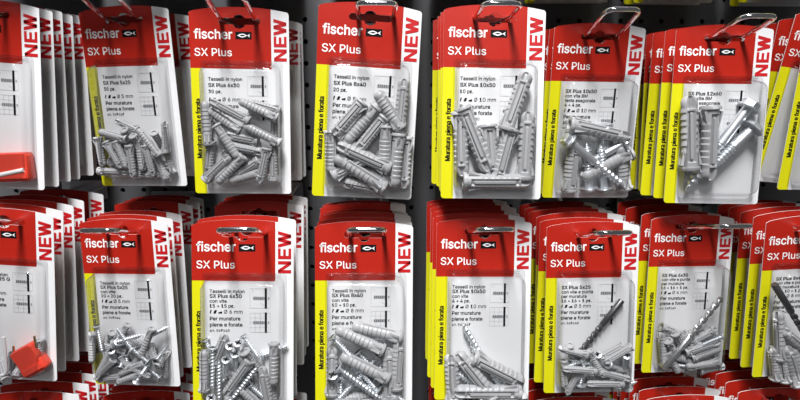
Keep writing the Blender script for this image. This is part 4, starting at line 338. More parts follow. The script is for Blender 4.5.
        '41,43,42 41,44,43 40,44,41 40,45,44 39,45,40 39,46,45 38,46,39 38,47,46 37,47,38 37,29,47 29,48,47 36,30,37 30,29,37 28,48,29 28,49,48 36,31,30 27,49,28 36,32,31 26,49,27 36,33,32 25,49,26 36,34,33 24,49,25 24,50,49 35,34,36 23,50,24 22,50,23 21,50,22 21,51,50 20,51,21 19,68,20 68,51,20 18,68,19 17,68,18 16,68,17 15,68,16 14,68,15 13,68,14 12,68,13 11,68,12 10,68,11 10,69,68 67,51,68 66,51,67 10,70,69 10,71,70 10,72,71 10,73,72 10,74,73 9,75,10 75,74,10 9,76,75 9,77,76 9,78,77 9,79,78 8,79,9 65,51,66 8,80,79 8,81,80 64,51,65 7,81,8 7,82,81 63,51,64 7,83,82 62,54,63 54,51,63 7,84,83 6,84,7 6,58,84 61,54,62 6,59,58 60,54,61 6,60,59 6,53,60 53,54,60 6,55,53 55,52,53 55,51,54 5,55,6 5,56,55 52,51,55 5,57,56 4,57,5 4,0,57 3,0,4 3,1,0 2,1,3'),
    'gc': ('262,-6 236,-12 207,-14 157,-8 114,11 78,42 51,82 34,131 28,187 34,244 51,294 78,334 114,365 157,384 207,390 235,389 262,383 286,374 308,361 328,345 345,325 358,303 370,273 299,255 292,274 285,286 277,297 266,306 254,313 240,319 225,323 207,324 175,319 149,305 129,284 114,256 105,223 102,187 105,152 114,120 129,92 149,71 175,57 207,52 225,54 241,57 255,63 267,71 278,80 287,92 293,105 300,124 371,107 359,75 346,53 329,33 310,16 287,3',
        '13,15,14 13,16,15 12,16,13 12,17,16 12,18,17 11,18,12 11,19,18 11,20,19 10,32,11 32,31,11 31,20,11 31,30,20 30,21,20 29,21,30 28,21,29 10,33,32 27,21,28 26,21,27 10,34,33 26,22,21 25,22,26 9,34,10 24,22,25 9,35,34 23,22,24 9,36,35 8,36,9 8,37,36 8,38,37 7,38,8 7,39,38 6,39,7 50,52,51 6,40,39 50,53,52 49,53,50 6,41,40 48,53,49 5,41,6 47,53,48 47,54,53 46,54,47 5,42,41 45,54,46 44,54,45 5,43,42 43,54,44 43,55,54 5,55,43 4,55,5 4,56,55 4,57,56 3,57,4 3,0,57 3,1,0 2,1,3'),
    'ge': ('285,-1 250,-11 212,-14 159,-8 114,11 77,42 50,82 34,131 28,187 34,243 50,292 76,333 112,364 155,384 205,390 237,388 268,380 297,366 323,345 346,318 363,284 374,243 377,194 377,163 69,163 69,227 358,227 305,192 301,236 292,266 278,291 259,309 235,320 205,324 175,320 150,308 129,290 114,267 105,240 102,211 102,178 105,140 116,109 132,84 154,67 181,56 212,52 233,54 252,58 268,66 281,77 292,91 302,113 373,95 358,60 339,35 315,14',
        '13,15,14 13,16,15 12,16,13 12,17,16 12,18,17 11,18,12 11,19,18 10,34,11 34,33,11 33,19,11 32,19,33 31,19,32 10,35,34 31,20,19 30,20,31 10,36,35 9,36,10 29,20,30 9,37,36 29,21,20 9,38,37 28,21,29 8,25,9 25,38,9 28,26,21 26,22,21 25,39,38 27,26,28 8,24,25 39,26,25 39,22,26 40,22,39 40,23,22 7,24,8 41,23,40 7,41,24 41,23,24 7,42,41 6,42,7 51,53,52 6,43,42 51,54,53 50,54,51 6,44,43 5,44,6 49,54,50 5,45,44 48,54,49 48,55,54 47,55,48 5,46,45 46,55,47 5,55,46 4,55,5 4,56,55 4,0,56 3,0,4 3,1,0 2,1,3'),
    'gf': ('0,385 234,385 234,321 0,321 148,-6 75,-6 75,432 78,463 91,489 109,510 133,524 159,533 187,536 207,535 223,533 236,530 250,525 231,461 220,464 214,466 205,467 195,468 173,465 159,456 151,441 148,418',
        '11,13,12 11,14,13 10,14,11 10,15,14 10,16,15 10,17,16 9,17,10 8,19,9 19,18,9 18,17,9 7,21,8 21,20,8 20,19,8 7,22,21 7,23,22 6,23,7 6,24,23 6,25,24 5,25,6 5,4,25 3,1,0 3,2,1'),
    'gg': ('293,-141 252,-153 207,-157 167,-154 132,-145 102,-132 78,-115 59,-94 42,-67 103,-33 115,-49 126,-62 139,-73 157,-83 179,-89 207,-91 247,-86 278,-70 298,-44 305,-5 305,62 309,62 303,52 291,37 275,23 255,10 228,2 195,-1 150,4 110,21 76,49 50,87 33,135 28,191 33,247 50,296 75,336 109,366 150,384 196,390 229,387 256,378 277,365 293,350 304,335 311,325 307,325 307,385 378,385 378,-9 373,-56 355,-93 328,-122 149,81 174,69 205,65 235,69 260,80 280,98 294,123 303,155 306,193 303,230 295,262 280,288 260,307 235,320 205,324 174,319 149,307 129,286 114,260 105,228 102,193 105,156 114,125 129,100',
        '38,40,39 38,41,40 46,48,47 46,45,48 45,49,48 37,41,38 37,42,41 36,42,37 36,43,42 36,44,43 35,68,36 68,67,36 67,44,36 67,45,44 67,66,45 66,65,45 65,64,45 64,63,45 63,49,45 35,69,68 35,70,69 34,70,35 34,71,70 62,49,63 34,72,71 33,72,34 61,49,62 33,73,72 60,49,61 33,74,73 32,74,33 32,75,74 59,49,60 31,75,32 31,76,75 58,49,59 31,53,76 57,21,58 21,49,58 30,53,31 30,54,53 56,21,57 30,55,54 55,21,56 30,20,55 20,21,55 30,22,20 22,19,20 22,49,21 30,23,22 19,49,22 29,23,30 29,24,23 29,25,24 28,25,29 28,26,25 27,26,28 18,49,19 18,50,49 8,10,9 17,50,18 8,11,10 17,51,50 8,12,11 7,12,8 16,51,17 7,13,12 7,14,13 15,51,16 7,15,14 7,51,15 7,52,51 6,52,7 5,52,6 5,0,52 4,0,5 4,1,0 3,1,4 3,2,1'),
    'gi': ('118,450 102,440 84,437 65,440 50,450 39,465 35,483 39,501 50,516 65,526 84,530 102,526 118,516 129,501 132,483 129,465 120,-6 47,-6 47,385 120,385',
        '17,19,18 17,16,19 9,11,10 9,12,11 8,12,9 8,13,12 7,13,8 6,13,7 6,14,13 5,14,6 5,15,14 4,15,5 4,0,15 3,0,4 3,1,0 2,1,3'),
    'gl': ('162,-7 151,-8 139,-8 99,-3 69,16 52,45 47,84 47,515 120,515 120,99 121,78 125,66 132,60 147,58 154,58 160,59 164,59 174,61 188,-2 173,-5',
        '6,8,7 6,9,8 6,10,9 5,10,6 5,11,10 5,12,11 16,18,17 5,13,12 15,18,16 14,18,15 13,18,14 5,18,13 4,18,5 3,18,4 3,19,18 2,19,3 2,0,19 2,1,0'),
    'gm': ('120,-6 47,-6 47,385 118,385 118,289 99,289 112,326 128,350 147,368 170,382 194,390 219,392 259,385 291,365 314,334 329,289 304,289 317,324 333,347 353,366 378,380 406,389 437,392 470,388 500,377 526,358 546,331 559,297 563,255 563,-6 490,-6 490,253 484,287 468,308 446,320 418,324 396,322 377,314 362,303 351,287 344,269 341,247 341,-6 268,-6 268,259 263,286 249,307 227,320 199,324 179,322 160,315 144,303 131,286 123,265 120,238',
        '10,12,11 21,23,22 9,12,10 20,23,21 20,24,23 9,13,12 1,5,2 5,3,2 5,6,3 6,4,3 8,13,9 19,24,20 19,25,24 7,13,8 18,25,19 7,14,13 18,26,25 6,14,7 17,26,18 6,17,14 17,15,14 17,35,26 35,34,26 34,27,26 4,50,6 50,49,6 49,48,6 48,17,6 17,36,35 47,17,48 47,16,17 15,37,17 37,36,17 33,27,34 46,16,47 4,51,50 15,38,37 32,27,33 45,16,46 4,52,51 15,39,38 32,28,27 1,4,5 1,53,4 53,52,4 45,15,16 45,39,15 45,40,39 31,28,32 44,40,45 44,41,40 1,54,53 43,41,44 31,29,28 30,29,31 43,42,41 1,0,54'),
    'gn': ('132,280 123,256 120,226 120,-6 47,-6 47,385 118,385 118,281 93,281 119,336 149,367 185,385 227,390 265,386 298,374 325,353 346,324 359,286 363,241 363,-6 290,-6 290,235 284,273 268,300 243,317 210,323 185,320 164,312 146,299',
        '11,13,12 11,14,13 4,8,5 8,6,5 8,7,6 10,14,11 10,15,14 9,15,10 9,16,15 8,27,9 27,26,9 26,25,9 25,16,9 25,24,16 24,17,16 23,17,24 8,28,27 22,17,23 8,0,28 22,18,17 4,1,8 1,0,8 21,18,22 4,2,1 21,19,18 20,19,21 4,3,2'),
    'go': ('302,11 258,-8 207,-14 157,-8 114,11 78,42 51,82 34,131 28,187 34,244 51,294 78,334 114,365 157,384 207,390 258,384 302,365 338,334 365,294 382,244 387,187 382,131 365,82 338,42 149,71 175,57 207,52 240,57 267,71 287,92 301,120 310,152 313,187 310,223 301,256 287,284 267,305 240,319 207,324 175,319 149,305 129,284 114,256 105,223 102,187 105,152 114,120 129,92',
        '13,15,14 13,16,15 12,16,13 12,17,16 11,17,12 11,38,17 38,37,17 37,18,17 10,39,11 39,38,11 10,40,39 36,18,37 10,41,40 35,18,36 9,41,10 35,19,18 9,42,41 34,19,35 9,43,42 33,19,34 8,43,9 33,20,19 8,44,43 32,20,33 8,45,44 31,20,32 31,21,20 7,45,8 7,46,45 30,21,31 30,22,21 6,46,7 29,22,30 6,47,46 28,22,29 6,24,47 28,23,22 5,24,6 27,23,28 5,25,24 26,23,27 5,26,25 5,23,26 4,23,5 4,0,23 3,0,4 3,1,0 2,1,3'),
    'gp': ('120,-149 47,-149 47,385 118,385 118,325 115,325 121,335 133,350 148,365 169,378 195,387 229,390 275,384 316,366 350,336 375,295 391,246 396,189 391,131 375,82 350,41 317,11 276,-8 230,-14 196,-11 170,-2 149,12 133,27 122,42 115,53 120,53 165,70 190,57 220,53 251,57 276,70 296,91 310,119 319,152 322,189 319,226 310,259 296,286 276,306 251,319 220,324 190,320 165,307 145,287 131,261 122,228 119,189 122,151 131,117 145,90',
        '10,12,11 9,12,10 1,3,2 1,5,3 5,4,3 9,13,12 8,13,9 8,14,13 7,14,8 6,14,7 6,45,14 45,44,14 44,15,14 5,45,6 1,50,5 50,49,5 49,48,5 48,47,5 47,46,5 46,45,5 43,15,44 42,15,43 42,16,15 41,16,42 40,16,41 40,17,16 1,51,50 39,17,40 1,52,51 38,17,39 38,18,17 37,18,38 1,53,52 37,19,18 36,19,37 1,29,53 29,54,53 35,19,36 29,31,54 35,20,19 34,20,35 29,32,31 33,20,34 29,33,32 29,30,33 30,20,33 1,28,29 0,28,30 28,20,30 1,0,28 27,20,28 27,21,20 26,21,27 25,21,26 25,22,21 24,22,25 24,23,22'),
    'gr': ('120,-6 47,-6 47,385 118,385 118,327 112,327 125,351 149,372 179,386 213,391 221,391 229,390 238,390 249,389 249,315 238,317 229,318 218,319 207,320 183,317 162,309 144,297 131,280 123,260 120,237',
        '8,10,9 8,11,10 8,12,11 8,13,12 8,14,13 7,14,8 1,3,2 1,5,3 5,4,3 6,14,7 5,17,6 17,16,6 16,15,6 15,14,6 1,23,5 23,22,5 22,21,5 21,20,5 20,19,5 19,18,5 18,17,5 1,24,23 1,0,24'),
    'gs': ('262,1 225,-10 182,-14 144,-11 110,-2 81,13 57,34 40,61 28,99 98,113 110,83 128,65 151,55 181,51 215,55 241,67 257,84 262,103 259,118 250,131 234,142 210,149 148,164 101,180 68,204 47,235 41,274 46,306 60,335 83,358 113,376 148,387 187,390 224,387 256,378 283,363 304,343 319,319 332,286 265,270 253,294 239,311 218,323 187,326 158,323 135,312 120,296 115,277 118,261 128,248 146,237 173,229 231,215 277,199 311,176 331,145 337,107 332,73 317,44 294,19',
        '31,33,32 31,34,33 30,34,31 30,35,34 29,35,30 29,36,35 28,36,29 28,37,36 27,44,28 44,43,28 43,37,28 42,37,43 27,45,44 41,37,42 41,38,37 27,46,45 40,38,41 26,46,27 26,47,46 39,38,40 26,48,47 25,48,26 25,49,48 25,50,49 25,51,50 24,51,25 24,52,51 24,53,52 23,53,24 23,54,53 22,54,23 22,55,54 21,55,22 20,55,21 20,56,55 19,56,20 18,56,19 17,56,18 8,10,9 17,57,56 16,57,17 7,10,8 15,57,16 7,11,10 15,58,57 14,58,15 7,12,11 6,12,7 13,58,14 6,13,12 6,58,13 6,59,58 5,59,6 5,0,59 4,0,5 4,1,0 3,1,4 3,2,1'),
    'gt': ('0,385 210,385 210,321 0,321 59,92 59,477 132,477 132,98 134,78 141,65 152,58 171,56 177,56 184,57 193,58 206,60 220,-3 204,-7 193,-9 180,-10 168,-10 123,-4 88,17 66,50',
        '4,6,5 4,7,6 3,1,0 3,2,1 4,8,7 23,8,4 23,9,8 23,10,9 14,16,15 23,11,10 13,16,14 12,16,13 11,16,12 23,16,11 22,16,23 21,16,22 21,17,16 20,17,21 20,18,17 20,19,18'),
    'gu': ('261,12 224,-5 182,-11 145,-7 112,5 84,26 64,56 51,94 47,139 47,385 120,385 120,145 125,107 141,79 167,62 200,56 225,59 246,67 264,81 278,100 287,124 290,153 290,385 363,385 363,-6 292,-6 292,98 317,98 291,43',
        '8,10,9 8,11,10 21,23,22 21,27,23 27,24,23 20,27,21 8,12,11 7,12,8 19,27,20 7,13,12 18,26,19 26,27,19 18,28,26 28,25,26 28,24,27 6,13,7 17,28,18 6,14,13 16,28,17 6,15,14 15,28,16 6,28,15 5,28,6 5,0,28 25,24,28 4,0,5 4,1,0 3,1,4 3,2,1'),
    'gv': ('230,-6 158,-6 9,385 89,385 171,157 183,123 193,89 202,55 214,15 176,15 188,55 197,89 207,123 218,157 301,385 380,385',
        '1,3,2 1,4,3 13,15,14 13,0,15 1,5,4 12,0,13 1,6,5 11,0,12 1,10,6 10,7,6 10,7,11 7,0,11 1,9,10 8,0,7 1,8,9 1,0,8'),
    'gx': ('95,-6 9,-6 178,238 177,152 17,385 103,385 153,309 170,282 184,256 198,232 218,200 165,200 184,232 197,256 211,282 228,309 278,385 363,385 203,149 203,233 369,-6 284,-6 226,82 209,108 195,133 181,156 162,188 215,188 196,156 184,133 170,108 153,82',
        '3,26,4 26,5,4 26,6,5 15,17,16 15,10,17 10,27,17 27,18,17 14,10,15 26,7,6 26,11,7 11,2,7 2,8,7 13,10,14 2,9,8 12,19,13 19,10,13 1,11,2 11,3,2 12,18,19 10,20,19 11,18,12 1,26,11 26,3,11 18,10,11 18,27,10 27,20,10 1,25,26 28,20,27 29,24,28 24,20,28 1,29,25 29,24,25 1,30,29 23,20,24 1,31,30 22,20,23 21,20,22 1,0,31'),
    'gy': ('64,-149 53,-147 40,-143 57,-79 72,-81 89,-84 103,-83 115,-79 126,-70 136,-55 145,-33 156,-1 9,385 89,385 171,157 183,122 193,88 202,55 214,15 176,15 187,55 197,89 207,123 218,157 301,385 380,385 210,-60 197,-88 181,-111 163,-129 142,-141 118,-149 92,-151 77,-151',
        '11,13,12 11,14,13 23,25,24 23,18,25 18,26,25 11,15,14 22,18,23 21,18,22 11,16,15 20,17,21 17,18,21 11,20,16 20,17,16 11,19,20 11,18,19 11,26,18 10,26,11 9,26,10 8,26,9 8,27,26 7,27,8 6,27,7 2,4,3 2,5,4 5,27,6 2,27,5 2,28,27 2,29,28 2,30,29 2,31,30 1,31,2 0,31,1 0,32,31 33,32,0'),
    'gz': ('345,-6 36,-6 36,48 248,322 248,317 42,317 42,385 339,385 339,329 132,58 132,62 345,62',
        '5,7,6 5,8,7 5,3,8 3,4,8 4,9,8 5,2,3 2,4,5 2,10,4 10,9,4 2,11,10 2,0,11 1,0,2'),
    'gØ': ('267,-7 205,1 150,25 105,63 70,115 48,179 40,254 48,329 70,393 105,445 150,484 205,508 267,516 329,508 384,484 429,445 464,393 486,329 493,254 486,179 464,115 429,63 384,25 329,1 267,53 310,59 349,76 383,105 408,144 425,194 430,254 425,314 408,365 383,404 349,433 310,450 267,456 223,450 184,433 151,404 125,364 109,314 103,254 109,194 125,144 151,105 184,76 223,59 108,-16 64,15 426,525 470,493',
        '49,33,50 33,51,50 11,13,12 10,13,11 10,14,13 33,15,51 15,48,51 9,14,10 9,36,14 36,15,14 9,37,36 35,15,36 34,15,35 9,38,37 8,38,9 34,33,15 33,48,15 48,32,15 32,16,15 8,39,38 49,3,33 3,45,33 45,48,33 48,32,33 8,40,39 7,40,8 32,17,16 31,17,32 7,41,40 6,41,7 31,18,17 30,18,31 6,42,41 5,42,6 5,43,42 29,18,30 29,19,18 5,44,43 28,19,29 4,44,5 28,20,19 4,45,44 27,20,28 3,45,4 27,21,20 48,46,45 26,21,27 48,2,46 2,47,46 25,21,26 25,22,21 49,2,3 2,24,47 24,22,25 2,22,24 49,48,2 1,22,2 1,23,22 1,0,23'),
}
CAM_YAW, CAM_DOWN = 2.857, 11.03

# ------------------------------------------------------------------ materials
def mat(name, col, rough=.45, metal=0., spec=.5, noise=0., nscale=60., bump=0., bscale=200.):
    m = bpy.data.materials.new(name); m.use_nodes = True
    nt = m.node_tree; b = nt.nodes['Principled BSDF']
    b.inputs['Base Color'].default_value = (*col, 1)
    b.inputs['Roughness'].default_value = rough
    b.inputs['Metallic'].default_value = metal
    b.inputs['Specular IOR Level'].default_value = spec
    if noise or bump:
        tc = nt.nodes.new('ShaderNodeTexCoord')
    if noise:
        n = nt.nodes.new('ShaderNodeTexNoise'); n.inputs['Scale'].default_value = nscale
        r = nt.nodes.new('ShaderNodeMapRange')
        r.inputs['To Min'].default_value = max(0, rough - noise); r.inputs['To Max'].default_value = min(1, rough + noise)
        nt.links.new(tc.outputs['Object'], n.inputs['Vector'])
        nt.links.new(n.outputs['Fac'], r.inputs['Value'])
        nt.links.new(r.outputs['Result'], b.inputs['Roughness'])
    if bump:
        n2 = nt.nodes.new('ShaderNodeTexNoise'); n2.inputs['Scale'].default_value = bscale
        bp = nt.nodes.new('ShaderNodeBump'); bp.inputs['Strength'].default_value = bump; bp.inputs['Distance'].default_value = .0005
        nt.links.new(tc.outputs['Object'], n2.inputs['Vector'])
        nt.links.new(n2.outputs['Fac'], bp.inputs['Height'])
        nt.links.new(bp.outputs['Normal'], b.inputs['Normal'])
    return m

M_WHITE = mat('card_white', (.80, .80, .81), .45, noise=.06)
M_RED = mat('card_red', (.41, .0155, .0075), .38, spec=.3, noise=.08, nscale=90, bump=.12, bscale=45)
M_YEL = mat('card_yellow', (.66, .63, .006), .42, spec=.3)
M_REDINK = mat('ink_red', (.52, .008, .012), .45)
M_INKW = mat('ink_white', (.92, .92, .92), .45)
M_INKK = mat('ink_black', (.006, .006, .007), .6, spec=.12)
M_INKG = mat('ink_grey', (.36, .36, .38), .5)
M_INKL = mat('ink_light_grey', (.62, .62, .64), .5)
M_NYLON = mat('grey_nylon', (.42, .42, .43), .40, noise=.08, nscale=300)
M_NYLON_L = mat('pale_grey_nylon', (.48, .48, .49), .40, noise=.08, nscale=300)
M_ZINC = mat('zinc_steel', (.84, .87, .90), .36, .78)
M_CHROME = mat('chrome', (.80, .80, .82), .10, 1.)
M_BIT = mat('dark_bit_steel', (.16, .16, .165), .38, .85)
M_BITB = mat('bright_bit_steel', (.72, .72, .73), .30, .9)
M_BRASS = mat('brass', (.62, .50, .28), .3, 1.)
M_REDPL = mat('red_plastic', (.70, .055, .03), .45, bump=.1, bscale=300)
M_WPL = mat('white_coating', (.85, .85, .85), .3)
M_BOARD = mat('pegboard_grey', (.105, .105, .112), .55, bump=.2, bscale=400)
M_DARK = mat('cavity_black', (.008, .008, .009), .9)

def clear_plastic():
    m = bpy.data.materials.new('clear_plastic'); m.use_nodes = True
    nt = m.node_tree; nt.nodes.clear()
    out = nt.nodes.new('ShaderNodeOutputMaterial')
    tr = nt.nodes.new('ShaderNodeBsdfTransparent')
    gl = nt.nodes.new('ShaderNodeBsdfGlossy'); gl.inputs['Roughness'].default_value = .08
    gl.inputs['Color'].default_value = (1, 1, 1, 1)
    fc = nt.nodes.new('ShaderNodeLayerWeight'); fc.inputs['Blend'].default_value = .5
    pw = nt.nodes.new('ShaderNodeMath'); pw.operation = 'POWER'; pw.inputs[1].default_value = 4.5
    fr = nt.nodes.new('ShaderNodeMath'); fr.operation = 'MULTIPLY_ADD'; fr.inputs[1].default_value = .80; fr.inputs[2].default_value = .045
    nt.links.new(fc.outputs['Facing'], pw.inputs[0]); nt.links.new(pw.outputs[0], fr.inputs[0])
    lw = nt.nodes.new('ShaderNodeLayerWeight'); lw.inputs['Blend'].default_value = .35
    ramp = nt.nodes.new('ShaderNodeMix'); ramp.data_type = 'RGBA'
    ramp.inputs[6].default_value = (.978, .98, .98, 1); ramp.inputs[7].default_value = (.50, .50, .52, 1)
    tc = nt.nodes.new('ShaderNodeTexCoord')
    no = nt.nodes.new('ShaderNodeTexNoise'); no.inputs['Scale'].default_value = 55
    bp = nt.nodes.new('ShaderNodeBump'); bp.inputs['Strength'].default_value = .25; bp.inputs['Distance'].default_value = .001
    mx = nt.nodes.new('ShaderNodeMixShader')
    L = nt.links.new
    L(tc.outputs['Object'], no.inputs['Vector']); L(no.outputs['Fac'], bp.inputs['Height'])
    L(bp.outputs['Normal'], gl.inputs['Normal']); L(bp.outputs['Normal'], fc.inputs['Normal'])
    L(lw.outputs['Facing'], ramp.inputs[0]); L(ramp.outputs[2], tr.inputs['Color'])
    L(fr.outputs[0], mx.inputs['Fac']); L(tr.outputs['BSDF'], mx.inputs[1]); L(gl.outputs['BSDF'], mx.inputs[2])
    L(mx.outputs['Shader'], out.inputs['Surface'])
    return m
M_CLEAR = clear_plastic()

# ------------------------------------------------------------------ object helpers
def link(name, data, parent=None, mx=None):
    o = bpy.data.objects.new(name, data); COL.objects.link(o)
    if parent is not None: o.parent = parent
    if mx is not None: o.matrix_world = mx if parent is None else o.matrix_world
    return o
def tag(o, label, cat, group=None):
    o['label'] = label; o['category'] = cat
    if group: o['group'] = group
    return o
def mesh(name, bm, mats, smooth=False):
    me = bpy.data.meshes.new(name); bm.normal_update(); bm.to_mesh(me); bm.free()
    for m in mats: me.materials.append(m)
    if smooth:
        for p in me.polygons: p.use_smooth = True
    return me
def smooth_by_angle(me, ang=40):
    me.polygons.foreach_set('use_smooth', [True] * len(me.polygons))
    bm = bmesh.new(); bm.from_mesh(me)
    for e in bm.edges:
        if len(e.link_faces) == 2 and e.calc_face_angle(0) > math.radians(ang): e.smooth = False
    bm.to_mesh(me); bm.free()
    return me

def card_pt(u, v, w=0.):       # card units -> pack space: x right, z up, -y towards the shopper
    return Vector(((u - 50) * U, -w, (14 - v) * U))

def arc(cx, cy, r, a0, a1, n=5):
    return [(cx + r * math.cos(math.radians(a0 + (a1 - a0) * i / n)), cy + r * math.sin(math.radians(a0 + (a1 - a0) * i / n))) for i in range(n + 1)]
def top_v(u):                  # the card's gently arched top edge
    t = (u - 50) / 50.
    return 5.0 * abs(t) ** 2.2
def outline_card():
    p = [(3 * i / 3., top_v(0) + 1.2 - 1.2 * math.sin(math.radians(30 * i))) for i in range(0, 3)]
    p += [(u, top_v(u)) for u in range(4, 97, 4)]
    p += arc(97, top_v(97) + 3, 3, -90, 0, 4)
    p += arc(97, 187, 3, 0, 90, 4) + arc(3, 187, 3, 90, 180, 4)
    return p
def outline_slot():            # euro slot with its round middle
    c = 14.
    p = arc(32.5, c, 3.2, 90, 270, 6) + [(44, c - 3.2)] + arc(50, c, 6.6, 210, 330, 8) + [(56, c - 3.2)]
    p += arc(68, c, 3.2, -90, 90, 6) + [(55, c + 3.2)] + arc(50, c, 7.2, 30, 150, 8) + [(45, c + 3.2)]
    return p
def fill(bm, loops, w, mi):    # flat polygon with holes, at height w in front of the card
    vs = []; es = []
    for lp in loops:
        q = [bm.verts.new(card_pt(u, v, w)) for u, v in lp]
        vs += q
        es += [bm.edges.new((q[i], q[(i + 1) % len(q)])) for i in range(len(q))]
    r = bmesh.ops.triangle_fill(bm, use_beauty=True, use_dissolve=False, edges=es, normal=Vector((0, -1, 0)))
    fs = [g for g in r['geom'] if isinstance(g, bmesh.types.BMFace)]
    for f in fs:
        f.normal_update()
        if f.normal.y > 0: f.normal_flip()
        f.material_index = mi
    return fs
def quad(bm, u0, v0, u1, v1, w, mi=0):
    f = bm.faces.new([bm.verts.new(card_pt(*p, w)) for p in ((u0, v1), (u1, v1), (u1, v0), (u0, v0))])
    f.material_index = mi
    return f

def make_card_mesh(yellow=True):
    bm = bmesh.new()
    out, slot = outline_card(), outline_slot()
    TH = .0005
    fs = fill(bm, [out, slot], 0, 0)
    r = bmesh.ops.extrude_face_region(bm, geom=fs)
    bmesh.ops.translate(bm, vec=(0, TH, 0), verts=[g for g in r['geom'] if isinstance(g, bmesh.types.BMVert)])
    bmesh.ops.recalc_face_normals(bm, faces=bm.faces[:])
    # printed red header, left of the white corner strip
    head = [(0.01, 61), (82, 61)] + [(82, top_v(82))] + [(u, top_v(u)) for u in range(80, 3, -4)] + [(1.0, top_v(0) + .5), (0.01, top_v(0) + 1.6)]
    fill(bm, [head, slot], .00008, 1)
    quad(bm, .01, 61, 12.2, 187, .00008, 2)
    fill(bm, [[(.01, 187)] + [(12.2, 187), (12.2, 189.98)] + arc(3, 187, 2.98, 90, 180, 4)[0:]], .00008, 2)
    return mesh('card', bm, [M_WHITE, M_RED, M_YEL])

# ---- lettering
_glyph_cache = {}
def glyph(k):
    if k not in _glyph_cache:
        v, f = GLYPHS[k]
        _glyph_cache[k] = ([tuple(map(int, p.split(','))) for p in v.split()], [tuple(map(int, t.split(','))) for t in f.split()])
    return _glyph_cache[k]
def text_polys(s):
    if s in GLYPHS:
        v, f = glyph(s)
        return [Vector(p) for p in v], f
    vs, ps, x = [], [], 0
    for ch in s:
        if ch != ' ':
            v, f = glyph('g' + ch); n = len(vs)
            vs += [Vector((p[0] + x, p[1])) for p in v]; ps += [tuple(i + n for i in t) for t in f]
        x += ADVANCE[ch]
    return vs, ps
def write(bm, s, u, v, width=None, cap=None, bold=0., mi=0, w=.00017, rot=0, slant=0., dx=0.):
    """Letters whose baseline starts at card point (u, v); width in card units, or cap height."""
    vs, ps = text_polys(s)
    x0 = min(p.x for p in vs); x1 = max(p.x for p in vs)
    ch = CAP
    sx = sy = None
    if cap: sy = cap / ch
    if width: sx = width / (x1 - x0)
    sx = sx or sy; sy = sy or sx
    q = []
    for p in vs:
        a = dx + (p.x - x0) * sx + slant * p.y * sy; b = p.y * sy
        if rot: uu, vv = u - b, v - a          # reads upward
        else: uu, vv = u + a, v - b
        q.append(bm.verts.new(card_pt(uu, vv, w)))
    for f in ps:
        try:
            fc = bm.faces.new([q[i] for i in f]); fc.material_index = mi
        except ValueError: pass
def fix_facing(bm):
    bm.normal_update()
    for f in bm.faces:
        if f.normal.y > 0: f.normal_flip()

def make_brand_mesh():
    bm = bmesh.new()
    write(bm, 'fischer', 4.6, 31.5, width=38.5, cap=9.2, bold=.028)
    write(bm, 'SX Plus', 4.6, 48.6, width=37.5, cap=7.6, bold=.004)
    quad(bm, 46.2, 24.2, 62.4, 31.6, .00014, 1)
    # the small fish in its black field
    n = 10
    top = [(48.0 + 10.0 * i / n, 27.9 - 1.9 * math.sin(math.pi * i / n)) for i in range(n + 1)]
    bot = [(48.0 + 10.0 * i / n, 27.9 + 1.9 * math.sin(math.pi * i / n)) for i in range(n - 1, 0, -1)]
    itop = [(50.2 + 6.2 * i / n, 27.9 - .8 * math.sin(math.pi * i / n)) for i in range(n + 1)]
    ibot = [(50.2 + 6.2 * i / n, 27.9 + .8 * math.sin(math.pi * i / n)) for i in range(n - 1, 0, -1)]
    fill(bm, [top + bot, itop + ibot], .0002, 0)
    fill(bm, [[(58, 27.9), (60.8, 25.9), (60.0, 27.9), (60.8, 29.9)]], .0002, 0)
    fix_facing(bm)
    return mesh('brand_lettering', bm, [M_INKW, M_INKK])
def make_new_mesh():
    bm = bmesh.new(); w = .00017; H = 13.0; t = 3.3
    # heavy letters reading upwards: a = distance along the word, b = height of the letter
    def poly(pts, a0):
        q = [bm.verts.new(card_pt(97.6 - y * H, 53.0 - (a0 + x), w)) for x, y in pts]
        bm.faces.new(q)
    k = t / H
    def letter_n(a):
        poly([(0, 0), (t, 0), (t, 1), (0, 1)], a); poly([(12.2 - t, 0), (12.2, 0), (12.2, 1), (12.2 - t, 1)], a)
        poly([(0, 1), (12.2 - t * 1.05, 0), (12.2, 0), (t * 1.05, 1)], a)
    def letter_e(a):
        poly([(0, 0), (t, 0), (t, 1), (0, 1)], a)
        for y0, W in ((0, 10.6), (.5 - k * .38, 9.8), (1 - k * .8, 10.6)):
            poly([(t - .1, y0), (W, y0), (W, y0 + k * .8), (t - .1, y0 + k * .8)], a)
    def letter_w(a):
        for x0, x1, y0, y1 in ((0, 3.4, 1, 0), (3.4, 6.6, 0, 1), (6.6, 9.8, 1, 0), (9.8, 13.2, 0, 1)):
            poly([(x0, y0), (x0 + t, y0), (x1 + t, y1), (x1, y1)], a)
    letter_n(0); letter_e(14.2); letter_w(25.6)
    fix_facing(bm)
    return mesh('corner_lettering', bm, [M_REDINK])
def make_side_mesh():
    bm = bmesh.new()
    for dx in (0, .22, .44): write(bm, 'Muratura piena e forata', 8.4, 153, width=61, cap=4.8, rot=1, dx=dx, w=.00017 + dx * .0001)
    fix_facing(bm)
    return mesh('side_lettering', bm, [M_INKK])

